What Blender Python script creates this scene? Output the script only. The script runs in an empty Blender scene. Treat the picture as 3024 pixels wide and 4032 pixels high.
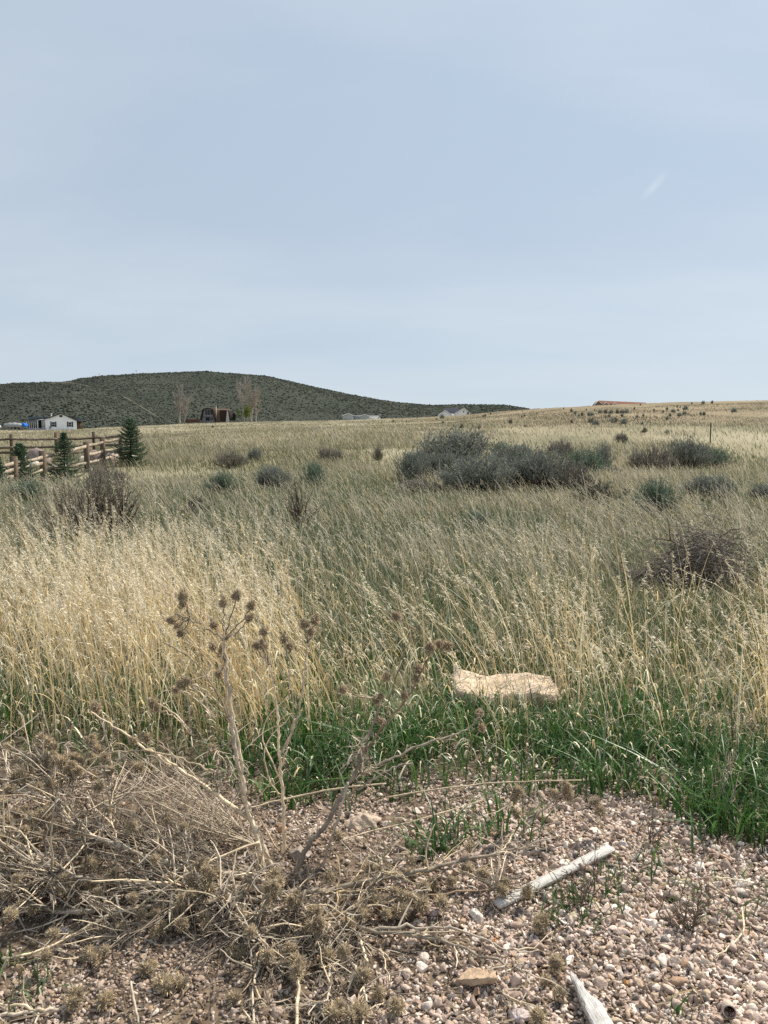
import bpy, math, random
import numpy as np
from mathutils import Vector, Matrix, Quaternion

R = np.random.default_rng(11)
random.seed(7)
PI = math.pi
scene = bpy.context.scene
COL = scene.collection

# ------------------------------------------------------------------ camera geometry (photo pixels 3024 x 4032)
EYE = 1.6
F = 3060.0
VH = 1700.0                       # row of the eye-level horizon
PITCH = math.atan((2016 - VH) / F)
CP, SP = math.cos(PITCH), math.sin(PITCH)

def ray(u, v):
    cx = (u - 1512) / F
    cz = -(v - 2016) / F
    return np.array([cx, CP + cz * SP, -SP + cz * CP])

def at(u, v, Y):
    d = ray(u, v)
    t = Y / d[1]
    return np.array([d[0] * t, Y, EYE + d[2] * t])

# ------------------------------------------------------------------ noise
_TAB = np.random.default_rng(3).random((256, 256))
def vn(x, y, s=1.0, seed=0):
    x = np.asarray(x, float) / s + seed * 17.3
    y = np.asarray(y, float) / s + seed * 31.7
    ix = np.floor(x).astype(int); iy = np.floor(y).astype(int)
    fx = x - ix; fy = y - iy
    fx = fx * fx * (3 - 2 * fx); fy = fy * fy * (3 - 2 * fy)
    g = lambda a, b: _TAB[a % 256, b % 256]
    return (g(ix, iy) * (1 - fx) + g(ix + 1, iy) * fx) * (1 - fy) + (g(ix, iy + 1) * (1 - fx) + g(ix + 1, iy + 1) * fx) * fy

def sstep(a, b, x):
    t = np.clip((np.asarray(x, float) - a) / (b - a), 0, 1)
    return t * t * (3 - 2 * t)

# ------------------------------------------------------------------ terrain
CU = [-900, 0, 300, 600, 900, 1200, 1350, 1600, 1800, 2030, 2200, 2400, 2600, 3024, 3900]
CD = [220, 240, 260, 380, 430, 420, 400, 380, 350, 280, 230, 200, 190, 180, 170]
CV = [1696, 1694, 1690, 1674, 1663, 1658, 1655, 1646, 1636, 1616, 1606, 1595, 1586, 1575, 1562]
def H(x, y):
    x = np.asarray(x, float); y = np.asarray(y, float)
    u = 1512 + F * (x / np.maximum(y, 4.0)) / CP
    D = np.interp(u, CU, CD); v = np.interp(u, CU, CV)
    zc = EYE + D * (VH - v) / F
    t = np.clip((y - 30) / (D - 30), 0, 1)
    z = zc * (t * 0.93 + 0.07 * t * t)
    over = np.maximum(y - D, 0)
    z = z - np.minimum(over * 0.05, 14) * sstep(0, 60, over)
    z = z - 0.3 * np.exp(-((x + 10.5) / 6) ** 2 - ((y - 27) / 6.5) ** 2)
    und = (vn(x, y, 9, 1) - .5) * 0.35 * sstep(9, 22, y) + (vn(x, y, 30, 2) - .5) * 0.8 * sstep(35, 80, y) * (1 - sstep(150, 230, y))
    near = (vn(x, y, 0.9, 4) - .5) * 0.05 + (vn(x, y, .22, 5) - .5) * 0.018
    return z + und * 0.6 + near * (1 - sstep(12, 30, y))

_T = np.geomspace(1.2, 2500, 6000)
def gp(u, v, h=0.0):
    d = ray(u, v)
    X, Y, Z = d[0] * _T, d[1] * _T, EYE + d[2] * _T
    f = Z - H(X, Y) - h
    k = int(np.argmax(f < 0)) if (f < 0).any() else len(_T) - 1
    k = max(k, 1)
    a = f[k - 1] / (f[k - 1] - f[k] + 1e-9)
    t = _T[k - 1] + a * (_T[k] - _T[k - 1])
    return np.array([d[0] * t, d[1] * t, EYE + d[2] * t])

# ------------------------------------------------------------------ mesh helpers
def mesh_np(name, V, faces, mat=None, parent=None, col=None, smooth=False, link=True):
    V = np.asarray(V, np.float32)
    me = bpy.data.meshes.new(name)
    me.vertices.add(len(V)); me.vertices.foreach_set('co', V.ravel())
    faces = [np.asarray(f, np.int32) for f in faces if len(f)]
    nl = sum(f.size for f in faces); nf = sum(len(f) for f in faces)
    me.loops.add(nl); me.polygons.add(nf)
    me.loops.foreach_set('vertex_index', np.concatenate([f.ravel() for f in faces]))
    tot = np.concatenate([np.full(len(f), f.shape[1], np.int32) for f in faces])
    st = np.concatenate([[0], np.cumsum(tot)[:-1]]).astype(np.int32)
    me.polygons.foreach_set('loop_start', st)
    if smooth:
        me.polygons.foreach_set('use_smooth', np.ones(nf, bool))
    if col is not None:
        a = me.attributes.new('col', 'FLOAT_COLOR', 'POINT')
        c = np.ones((len(V), 4), np.float32); c[:, :3] = col
        a.data.foreach_set('color', c.ravel())
    me.update(calc_edges=True)
    me.validate()
    if mat: me.materials.append(mat)
    o = bpy.data.objects.new(name, me)
    if link: COL.objects.link(o)
    if parent is not None: o.parent = parent
    return o

class Acc:
    def __init__(s): s.V = []; s.C = []; s.Q = []; s.T = []; s.n = 0
    def add(s, V, F, c=(1, 1, 1)):
        V = np.asarray(V, float).reshape(-1, 3); F = np.asarray(F, int)
        c = np.asarray(c, float)
        if c.ndim == 1: c = np.tile(c, (len(V), 1))
        s.V.append(V); s.C.append(c)
        (s.Q if F.shape[1] == 4 else s.T).append(F + s.n)
        s.n += len(V)
        return s
    def box(s, x0, x1, y0, y1, z0, z1, c=(1, 1, 1)):
        V = [(x, y, z) for x in (x0, x1) for y in (y0, y1) for z in (z0, z1)]
        return s.add(V, [(0, 1, 3, 2), (4, 6, 7, 5), (0, 4, 5, 1), (2, 3, 7, 6), (0, 2, 6, 4), (1, 5, 7, 3)], c)
    def prism(s, prof, y0, y1, c=(1, 1, 1)):
        # prof: convex (x, z) outline, extruded along y; caps as fans
        n = len(prof)
        V = [(x, y0, z) for x, z in prof] + [(x, y1, z) for x, z in prof]
        s.add(V, [(i, (i + 1) % n, n + (i + 1) % n, n + i) for i in range(n)], c)
        cx = sum(p[0] for p in prof) / n; cz = sum(p[1] for p in prof) / n
        for y in (y0, y1):
            s.add([(x, y, z) for x, z in prof] + [(cx, y, cz)], [(i, (i + 1) % n, n) for i in range(n)], c)
        return s
    def slab(s, a, b, y0, y1, th, c=(1, 1, 1)):
        # a roof slope from (x,z) a to b, thickness th downward
        return s.prism([a, b, (b[0], b[1] - th), (a[0], a[1] - th)], y0, y1, c)
    def tube(s, pts, rad, sides=6, c=(1, 1, 1), cap=True):
        P = np.asarray(pts, float); n = len(P)
        rad = np.broadcast_to(np.asarray(rad, float), (n,))
        T = np.gradient(P, axis=0); T /= np.linalg.norm(T, axis=1)[:, None] + 1e-12
        ref = np.array([0, 0, 1.0]) if abs(T[0, 2]) < .8 else np.array([1.0, 0, 0])
        A = np.cross(T, ref); A /= np.linalg.norm(A, axis=1)[:, None] + 1e-12
        B = np.cross(T, A)
        th = np.arange(sides) * 2 * PI / sides
        V = P[:, None, :] + rad[:, None, None] * (A[:, None, :] * np.cos(th)[None, :, None] + B[:, None, :] * np.sin(th)[None, :, None])
        V = V.reshape(-1, 3)
        i = np.arange(n - 1)[:, None] * sides; j = np.arange(sides)[None, :]; k = (j + 1) % sides
        Fq = np.stack([i + j, i + k, i + sides + k, i + sides + j], -1).reshape(-1, 4)
        if cap:
            m = len(V)
            V = np.vstack([V, P[0], P[-1]])
            s.add(V, Fq, c)
            off = s.n - len(V)
            jj = np.arange(sides); kk = (jj + 1) % sides
            s.T.append(np.stack([kk, jj, np.full(sides, m)], -1) + off)
            b = (n - 1) * sides
            s.T.append(np.stack([b + jj, b + kk, np.full(sides, m + 1)], -1) + off)
        else:
            s.add(V, Fq, c)
        return s
    def build(s, name, mat, parent=None, origin=(0, 0, 0), smooth=False, link=True):
        V = np.vstack(s.V) - np.asarray(origin, float)
        fs = []
        if s.Q: fs.append(np.vstack(s.Q))
        if s.T: fs.append(np.vstack(s.T))
        return mesh_np(name, V, fs, mat, parent, np.vstack(s.C), smooth, link)

def empty(name, label, cat, loc, group=None, rz=0):
    o = bpy.data.objects.new(name, None); COL.objects.link(o)
    o.empty_display_size = 0.1
    o.location = [float(a) for a in loc]; o.rotation_euler = (0, 0, rz)
    return tag(o, label, cat, group)

def tag(o, label, cat, group=None, kind=None):
    if label: o['label'] = label
    if cat: o['category'] = cat
    if group: o['group'] = group
    if kind: o['kind'] = kind
    return o

def stuff(o, label, cat):
    return tag(o, label, cat, None, 'stuff')

def copy_thing(o, loc, scale=1.0, rz=0, label=None, group=None):
    c = o.copy(); COL.objects.link(c)
    c.location = [float(a) for a in loc]
    c.scale = (scale,) * 3 if np.isscalar(scale) else scale
    c.rotation_euler = (0, 0, rz)
    if label: c['label'] = label
    if group: c['group'] = group
    for ch in list(o.children):
        d = ch.copy(); COL.objects.link(d); d.parent = c
    return c

# icosphere data
def ico(sub):
    import bmesh
    bm = bmesh.new(); bmesh.ops.create_icosphere(bm, subdivisions=sub, radius=1)
    V = np.array([v.co[:] for v in bm.verts]); Fc = np.array([[v.index for v in f.verts] for f in bm.faces])
    bm.free(); return V, Fc
ICO1, ICO1F = ico(1)
ICO2, ICO2F = ico(2)
ICO4, ICO4F = ico(4)

def many_stones(P, S, cols, base=(ICO2, ICO2F), nclip=7, rng=R, hmin=.55, hmax=.88, tilt=.35):
    """angular crushed stones: spheres cut by random planes; P (N,3) centres, S (N,3) half sizes"""
    B, Fb = base; N = len(P)
    V = np.tile(B, (N, 1, 1))
    for _ in range(nclip):
        n = rng.normal(size=(N, 1, 3)); n /= np.linalg.norm(n, axis=2, keepdims=True)
        h = rng.uniform(hmin, hmax, (N, 1))
        d = (V * n).sum(2) - h
        V = V - np.maximum(d, 0)[:, :, None] * n
    V = V * S[:, None, :]
    q = rng.normal(size=(N, 4)); q[:, 1:3] *= tilt; q /= np.linalg.norm(q, axis=1)[:, None]
    w, x, y, z = q.T
    M = np.stack([np.stack([1 - 2 * (y * y + z * z), 2 * (x * y - z * w), 2 * (x * z + y * w)], -1),
                  np.stack([2 * (x * y + z * w), 1 - 2 * (x * x + z * z), 2 * (y * z - x * w)], -1),
                  np.stack([2 * (x * z - y * w), 2 * (y * z + x * w), 1 - 2 * (x * x + y * y)], -1)], 1)
    V = np.einsum('nij,nkj->nki', M, V) + P[:, None, :]
    m = len(B)
    Fc = (Fb[None] + (np.arange(N) * m)[:, None, None]).reshape(-1, 3)
    return V.reshape(-1, 3), Fc, np.repeat(cols, m, axis=0)

def ribbons(P, h, dx, dy, lean, droop, w, yaw, nseg=4, p=1.7, tip=.1, col=None, coltip=None):
    N = len(P); t = np.linspace(0, 1, nseg + 1)[None, :]
    X = P[:, 0, None] + (dx * lean * h)[:, None] * t ** p
    Y = P[:, 1, None] + (dy * lean * h)[:, None] * t ** p
    Z = P[:, 2, None] + h[:, None] * (t - np.broadcast_to(droop, (N,))[:, None] * t ** 3)
    ww = w[:, None] * .5 * (1 - (1 - tip) * t ** 2)
    ox = np.cos(yaw)[:, None] * ww; oy = np.sin(yaw)[:, None] * ww
    V = np.stack([np.stack([X - ox, Y - oy, Z], -1), np.stack([X + ox, Y + oy, Z], -1)], 2).reshape(-1, 3)
    k = (nseg + 1) * 2
    b = (np.arange(N) * k)[:, None] + (np.arange(nseg) * 2)[None, :]
    Fq = np.stack([b, b + 1, b + 3, b + 2], -1).reshape(-1, 4)
    if coltip is None: coltip = col
    C = col[:, None, :] * (1 - t[..., None]) + coltip[:, None, :] * t[..., None]
    C = np.repeat(C, 2, axis=1).reshape(-1, 3)
    return V, Fq, C

def diamonds(P, D, L, W, rng=R, col=None, flat=None):
    """small leaf/seed quads: base P, unit direction D, length L, width W"""
    N = len(P)
    r = rng.normal(size=(N, 3)) if flat is None else flat
    S = np.cross(D, r); S /= np.linalg.norm(S, axis=1)[:, None] + 1e-9
    m = P + D * (L * .45)[:, None]
    V = np.stack([P, m + S * (W * .5)[:, None], P + D * L[:, None], m - S * (W * .5)[:, None]], 1).reshape(-1, 3)
    Fq = np.arange(N * 4).reshape(N, 4)
    return V, Fq, np.repeat(col, 4, axis=0)

# ------------------------------------------------------------------ materials
def newmat(name):
    m = bpy.data.materials.new(name); m.use_nodes = True
    nt = m.node_tree; nt.nodes.clear()
    out = nt.nodes.new('ShaderNodeOutputMaterial')
    return m, nt, out

def blade_mat(name, trans=.35, rough=.55, spec=.25):
    m, nt, out = newmat(name)
    a = nt.nodes.new('ShaderNodeAttribute'); a.attribute_name = 'col'
    p = nt.nodes.new('ShaderNodeBsdfPrincipled'); p.inputs['Roughness'].default_value = rough
    p.inputs['Specular IOR Level'].default_value = spec
    t = nt.nodes.new('ShaderNodeBsdfTranslucent')
    x = nt.nodes.new('ShaderNodeMixShader'); x.inputs[0].default_value = trans
    L = nt.links
    L.new(a.outputs['Color'], p.inputs['Base Color']); L.new(a.outputs['Color'], t.inputs['Color'])
    L.new(p.outputs[0], x.inputs[1]); L.new(t.outputs[0], x.inputs[2]); L.new(x.outputs[0], out.inputs['Surface'])
    return m

def col_mat(name, rough=.85, spec=.2, nscale=60, namp=.35, bump=.2, bscale=None, metal=0, stretch=(1, 1, 1)):
    """vertex 'col' albedo broken up by fine noise (wear, grain) and bump"""
    m, nt, out = newmat(name); N = nt.nodes; L = nt.links
    a = N.new('ShaderNodeAttribute'); a.attribute_name = 'col'
    tc = N.new('ShaderNodeTexCoord'); mp = N.new('ShaderNodeMapping'); mp.inputs['Scale'].default_value = stretch
    L.new(tc.outputs['Object'], mp.inputs[0])
    n = N.new('ShaderNodeTexNoise'); n.inputs['Scale'].default_value = nscale; n.inputs['Detail'].default_value = 5
    L.new(mp.outputs[0], n.inputs['Vector'])
    mr = N.new('ShaderNodeMapRange'); mr.inputs[1].default_value = .3; mr.inputs[2].default_value = .7
    mr.inputs[3].default_value = 1 - namp; mr.inputs[4].default_value = 1 + namp
    L.new(n.outputs[0], mr.inputs[0])
    mx = N.new('ShaderNodeMix'); mx.data_type = 'RGBA'; mx.blend_type = 'MULTIPLY'; mx.inputs[0].default_value = 1
    L.new(a.outputs['Color'], mx.inputs[6])
    cb = N.new('ShaderNodeCombineColor')
    for i in range(3): L.new(mr.outputs[0], cb.inputs[i])
    L.new(cb.outputs[0], mx.inputs[7])
    p = N.new('ShaderNodeBsdfPrincipled'); p.inputs['Roughness'].default_value = rough
    p.inputs['Specular IOR Level'].default_value = spec; p.inputs['Metallic'].default_value = metal
    L.new(mx.outputs[2], p.inputs['Base Color'])
    if bump:
        b = N.new('ShaderNodeBump'); b.inputs['Strength'].default_value = bump; b.inputs['Distance'].default_value = .02
        if bscale:
            n2 = N.new('ShaderNodeTexNoise'); n2.inputs['Scale'].default_value = bscale; n2.inputs['Detail'].default_value = 6
            L.new(mp.outputs[0], n2.inputs['Vector']); L.new(n2.outputs[0], b.inputs['Height'])
        else:
            L.new(n.outputs[0], b.inputs['Height'])
        L.new(b.outputs[0], p.inputs['Normal'])
    L.new(p.outputs[0], out.inputs['Surface'])
    return m

M_STRAW = blade_mat('straw', .32, .5, .3)
M_GREEN = blade_mat('green_blade', .3, .4, .4)
M_FIELD = blade_mat('field_blade', .3, .7, .15)
M_LEAF = blade_mat('sage_leaf', .18, .8, .1)
M_NEEDLE = blade_mat('needle', .12, .6, .2)
M_DEAD = blade_mat('dead_leaf', .25, .8, .1)
M_STEM = col_mat('dry_stem', .85, .15, 40, .3, .3, stretch=(1, 1, 1))
M_STONE = col_mat('stone', .9, .2, 90, .22, .35)
M_ROCK = col_mat('rock', .92, .15, 14, .25, .7, 40)
M_WOOD = col_mat('weathered_wood', .85, .15, 9, .4, .4, stretch=(1, 1, 6))
M_RAIL = col_mat('rail_wood', .85, .15, 7, .35, .4)
M_PLANK = col_mat('plank_wood', .8, .2, 30, .25, .4, stretch=(1, 14, 4))
M_BARK = col_mat('bark', .9, .1, 30, .3, .3)
M_PAINT = col_mat('painted_wall', .7, .3, 1.5, .06, .1)
M_ROOF = col_mat('roofing', .95, .04, 3, .2, .2)
M_METAL = col_mat('metal', .35, .5, 8, .15, .05, metal=.5)
M_BUSHFAR = col_mat('far_brush', .95, .05, 3, .3, 0)
def glass_mat():
    m, nt, out = newmat('window_glass'); N = nt.nodes
    p = N.new('ShaderNodeBsdfPrincipled'); p.inputs['Base Color'].default_value = (.02, .03, .04, 1)
    p.inputs['Roughness'].default_value = .08
    nt.links.new(p.outputs[0], out.inputs[0]); return m
M_GLASS = glass_mat()
# ------------------------------------------------------------------ world, sun, camera
SUN_AZ, SUN_EL = math.radians(48), math.radians(50)
w = bpy.data.worlds.new("World"); scene.world = w; w.use_nodes = True
nt = w.node_tree; N = nt.nodes; L = nt.links; N.clear()
out = N.new('ShaderNodeOutputWorld'); bg = N.new('ShaderNodeBackground'); bg.inputs[1].default_value = .070
sky = N.new('ShaderNodeTexSky'); sky.sky_type = 'NISHITA'; sky.sun_disc = False
sky.sun_elevation = SUN_EL; sky.sun_rotation = SUN_AZ; sky.altitude = 1800
tc = N.new('ShaderNodeTexCoord')
# thin high cloud: project the direction on a flat layer so it stretches towards the horizon
sep = N.new('ShaderNodeSeparateXYZ'); L.new(tc.outputs['Generated'], sep.inputs[0])
def mth(op, a, b=None, c=None):
    n = N.new('ShaderNodeMath'); n.operation = op
    for i, v in enumerate((a, b, c)):
        if v is None: continue
        if hasattr(v, 'is_linked'): L.new(v, n.inputs[i])
        else: n.inputs[i].default_value = v
    return n.outputs[0]
zz = mth('ADD', mth('MAXIMUM', sep.outputs[2], 0), .22)
cu = N.new('ShaderNodeCombineXYZ')
L.new(mth('DIVIDE', sep.outputs[0], zz), cu.inputs[0]); L.new(mth('DIVIDE', sep.outputs[1], zz), cu.inputs[1])
mp = N.new('ShaderNodeMapping'); mp.inputs['Rotation'].default_value = (0, 0, .5); mp.inputs['Scale'].default_value = (.6, 1.15, 1)
mp.inputs['Location'].default_value = (3.2, 1.4, 0)
L.new(cu.outputs[0], mp.inputs[0])
nz = N.new('ShaderNodeTexNoise'); nz.inputs['Scale'].default_value = 1.1; nz.inputs['Detail'].default_value = 5; nz.inputs['Roughness'].default_value = .46; nz.inputs['Distortion'].default_value = .25
L.new(mp.outputs[0], nz.inputs['Vector'])
cr = N.new('ShaderNodeValToRGB'); cr.color_ramp.elements[0].position = .36; cr.color_ramp.elements[1].position = .66
cr.color_ramp.elements[0].color = (5.05, 6.1, 7.4, 1); cr.color_ramp.elements[1].color = (6.4, 7.2, 8.05, 1)
L.new(nz.outputs[0], cr.inputs[0])
# paler towards the horizon
hz = mth('POWER', mth('SUBTRACT', 1, mth('MINIMUM', mth('MAXIMUM', sep.outputs[2], 0), 1)), 7)
mxh = N.new('ShaderNodeMix'); mxh.data_type = 'RGBA'
L.new(mth('MULTIPLY', hz, .75), mxh.inputs[0]); L.new(cr.outputs[0], mxh.inputs[6]); mxh.inputs[7].default_value = (6.9, 7.8, 8.45, 1)
# the small bright wisp
wd = ray(2577, 730); wd = wd / np.linalg.norm(wd)
vs = N.new('ShaderNodeVectorMath'); vs.operation = 'SUBTRACT'; L.new(tc.outputs['Generated'], vs.inputs[0]); vs.inputs[1].default_value = tuple(wd)
wm = N.new('ShaderNodeMapping'); wm.vector_type = 'POINT'; wm.inputs['Scale'].default_value = (48, 20, 170)
wr = N.new('ShaderNodeMapping'); wr.inputs['Rotation'].default_value = (0, math.radians(48), 0); L.new(vs.outputs[0], wr.inputs[0]); L.new(wr.outputs[0], wm.inputs[0])
ln = N.new('ShaderNodeVectorMath'); ln.operation = 'LENGTH'; L.new(wm.outputs[0], ln.inputs[0])
n3 = N.new('ShaderNodeTexNoise'); n3.inputs['Scale'].default_value = 60; L.new(tc.outputs['Generated'], n3.inputs['Vector'])
wisp = mth('MULTIPLY', mth('MAXIMUM', mth('SUBTRACT', 1, ln.outputs['Value']), 0), mth('MULTIPLY', n3.outputs[0], 1.0))
mxw = N.new('ShaderNodeMix'); mxw.data_type = 'RGBA'
L.new(wisp, mxw.inputs[0]); L.new(mxh.outputs[2], mxw.inputs[6]); mxw.inputs[7].default_value = (7, 7.9, 8.6, 1)
# the veil glows a little towards the sun
dt = N.new('ShaderNodeVectorMath'); dt.operation = 'DOT_PRODUCT'; L.new(tc.outputs['Generated'], dt.inputs[0])
dt.inputs[1].default_value = (math.sin(SUN_AZ) * math.cos(SUN_EL), math.cos(SUN_AZ) * math.cos(SUN_EL), math.sin(SUN_EL))
glow = mth('MULTIPLY_ADD', mth('POWER', mth('MAXIMUM', dt.outputs['Value'], 0), 3), .20, .97)
gm = N.new('ShaderNodeVectorMath'); gm.operation = 'SCALE'; L.new(mxw.outputs[2], gm.inputs[0]); L.new(glow, gm.inputs['Scale'])
mx = N.new('ShaderNodeMix'); mx.data_type = 'RGBA'; mx.inputs[0].default_value = .9
L.new(sky.outputs[0], mx.inputs[6]); L.new(gm.outputs[0], mx.inputs[7])
L.new(mx.outputs[2], bg.inputs[0]); L.new(bg.outputs[0], out.inputs[0])

sun = bpy.data.lights.new('sun', 'SUN'); sun.energy = 4.6; sun.angle = math.radians(1.0); sun.color = (1, .93, .82)
so = bpy.data.objects.new('sun', sun); COL.objects.link(so)
sd = Vector((math.sin(SUN_AZ) * math.cos(SUN_EL), math.cos(SUN_AZ) * math.cos(SUN_EL), math.sin(SUN_EL)))
so.rotation_euler = sd.to_track_quat('Z', 'Y').to_euler(); so.location = (0, 0, 60)

cam = bpy.data.cameras.new('camera'); co = bpy.data.objects.new('camera', cam); COL.objects.link(co)
cam.sensor_fit = 'VERTICAL'; cam.angle = 2 * math.atan(2016 / F)
co.location = (0, 0, EYE); co.rotation_euler = (PI / 2 - PITCH, 0, 0)
cam.clip_start = .05; cam.clip_end = 9000
scene.camera = co
scene.render.resolution_x, scene.render.resolution_y = 768, 1024
vs_ = scene.view_settings; vs_.view_transform = 'Standard'; vs_.look = 'None'; vs_.exposure = .51; vs_.gamma = 1
scene.cycles.max_bounces = 6; scene.cycles.diffuse_bounces = 3; scene.cycles.transmission_bounces = 3
scene.cycles.use_denoising = False

# ------------------------------------------------------------------ ground sheet
ys = np.concatenate([np.linspace(-25, 1, 14), np.arange(1.2, 6, .06), np.geomspace(6, 3500, 260)])
aa = np.concatenate([np.linspace(-2.4, -.62, 14), np.linspace(-.6, .6, 170), np.linspace(.62, 2.4, 14)])
YY, AA = np.meshgrid(ys, aa, indexing='ij')
XX = AA * (np.maximum(YY, 0) + 6.0)
XX = np.where(np.abs(AA) <= .6, AA * (np.maximum(YY, 0) + 1.0), XX)
ZZ = H(XX, YY)
nr, nc = YY.shape
idx = np.arange(nr * nc).reshape(nr, nc)
Fq = np.stack([idx[:-1, :-1], idx[:-1, 1:], idx[1:, 1:], idx[1:, :-1]], -1).reshape(-1, 4)

def ground_mat():
    m, nt, out = newmat('ground_soil'); N = nt.nodes; L = nt.links
    g = N.new('ShaderNodeNewGeometry'); sp = N.new('ShaderNodeSeparateXYZ'); L.new(g.outputs['Position'], sp.inputs[0])
    def noise(scale, detail=5, stretch=None):
        n = N.new('ShaderNodeTexNoise'); n.inputs['Scale'].default_value = scale; n.inputs['Detail'].default_value = detail
        if stretch:
            mp = N.new('ShaderNodeMapping'); mp.inputs['Scale'].default_value = stretch
            L.new(g.outputs['Position'], mp.inputs[0]); L.new(mp.outputs[0], n.inputs['Vector'])
        else: L.new(g.outputs['Position'], n.inputs['Vector'])
        return n.outputs[0]
    def ramp(src, stops):
        r = N.new('ShaderNodeValToRGB'); e = r.color_ramp.elements
        while len(e) < len(stops): e.new(.5)
        for k, (p, c) in enumerate(stops): e[k].position = p; e[k].color = (*c, 1)
        L.new(src, r.inputs[0]); return r.outputs[0]
    def mix(f, a, b):
        x = N.new('ShaderNodeMix'); x.data_type = 'RGBA'
        if hasattr(f, 'is_linked'): L.new(f, x.inputs[0])
        else: x.inputs[0].default_value = f
        L.new(a, x.inputs[6]); L.new(b, x.inputs[7]); return x.outputs[2]
    def rng_(src, a, b, c=0., d=1.):
        r = N.new('ShaderNodeMapRange'); r.inputs[1].default_value = a; r.inputs[2].default_value = b
        r.inputs[3].default_value = c; r.inputs[4].default_value = d
        L.new(src, r.inputs[0]); return r.outputs[0]
    soil = ramp(noise(22, 8), [(.3, (.07, .05, .036)), (.55, (.155, .115, .082)), (.75, (.27, .205, .15))])
    thatch = ramp(noise(3.5, 8), [(.3, (.03, .038, .018)), (.5, (.075, .072, .04)), (.72, (.16, .14, .085))])
    far = ramp(noise(.09, 9, (1, .35, 1)), [(.3, (.13, .13, .075)), (.5, (.25, .22, .14)), (.7, (.35, .31, .215))])
    brown = ramp(noise(.12, 9, (1, .4, 1)), [(.3, (.15, .125, .075)), (.5, (.22, .175, .11)), (.7, (.30, .245, .155))])
    ratio = N.new('ShaderNodeMath'); ratio.operation = 'DIVIDE'; L.new(sp.outputs[0], ratio.inputs[0]); L.new(sp.outputs[1], ratio.inputs[1])
    slope = N.new('ShaderNodeMath'); slope.operation = 'MULTIPLY'
    L.new(rng_(sp.outputs[0], -10, 35), slope.inputs[0]); L.new(rng_(sp.outputs[1], 60, 90), slope.inputs[1])
    f2 = mix(slope.outputs[0], far, brown)
    c = mix(rng_(sp.outputs[1], 3.3, 4.2), soil, thatch)
    c = mix(rng_(sp.outputs[1], 12, 30), c, f2)
    p = N.new('ShaderNodeBsdfPrincipled'); p.inputs['Roughness'].default_value = .95; p.inputs['Specular IOR Level'].default_value = .1
    L.new(c, p.inputs['Base Color'])
    b = N.new('ShaderNodeBump'); b.inputs['Strength'].default_value = .5; b.inputs['Distance'].default_value = .02
    L.new(noise(60, 6), b.inputs['Height']); L.new(b.outputs[0], p.inputs['Normal'])
    L.new(p.outputs[0], out.inputs[0]); return m
g = mesh_np('ground', np.stack([XX, YY, ZZ], -1).reshape(-1, 3), [Fq], ground_mat(), smooth=True)
tag(g, 'dry grassland ground with soil showing near the gravel', None, None, 'structure')

# ------------------------------------------------------------------ hills
def hill_mat():
    m, nt, out = newmat('hill_cover'); N = nt.nodes; L = nt.links
    g = N.new('ShaderNodeNewGeometry')
    def noise(scale, d=6):
        n = N.new('ShaderNodeTexNoise'); n.inputs['Scale'].default_value = scale; n.inputs['Detail'].default_value = d
        L.new(g.outputs['Position'], n.inputs['Vector']); return n.outputs[0]
    r = N.new('ShaderNodeValToRGB'); e = r.color_ramp.elements
    e[0].position = .35; e[0].color = (.052, .059, .048, 1); e[1].position = .68; e[1].color = (.070, .076, .062, 1)
    mxn = N.new('ShaderNodeMath'); mxn.operation = 'ADD'
    a = N.new('ShaderNodeMath'); a.operation = 'MULTIPLY'; a.inputs[1].default_value = .5; L.new(noise(.02), a.inputs[0])
    b = N.new('ShaderNodeMath'); b.operation = 'MULTIPLY'; b.inputs[1].default_value = .5; L.new(noise(.25, 4), b.inputs[0])
    L.new(a.outputs[0], mxn.inputs[0]); L.new(b.outputs[0], mxn.inputs[1]); L.new(mxn.outputs[0], r.inputs[0])
    p = N.new('ShaderNodeBsdfPrincipled'); p.inputs['Roughness'].default_value = 1; p.inputs['Specular IOR Level'].default_value = 0
    L.new(r.outputs[0], p.inputs['Base Color']); L.new(p.outputs[0], out.inputs[0]); return m
M_HILL = hill_mat()

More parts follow.
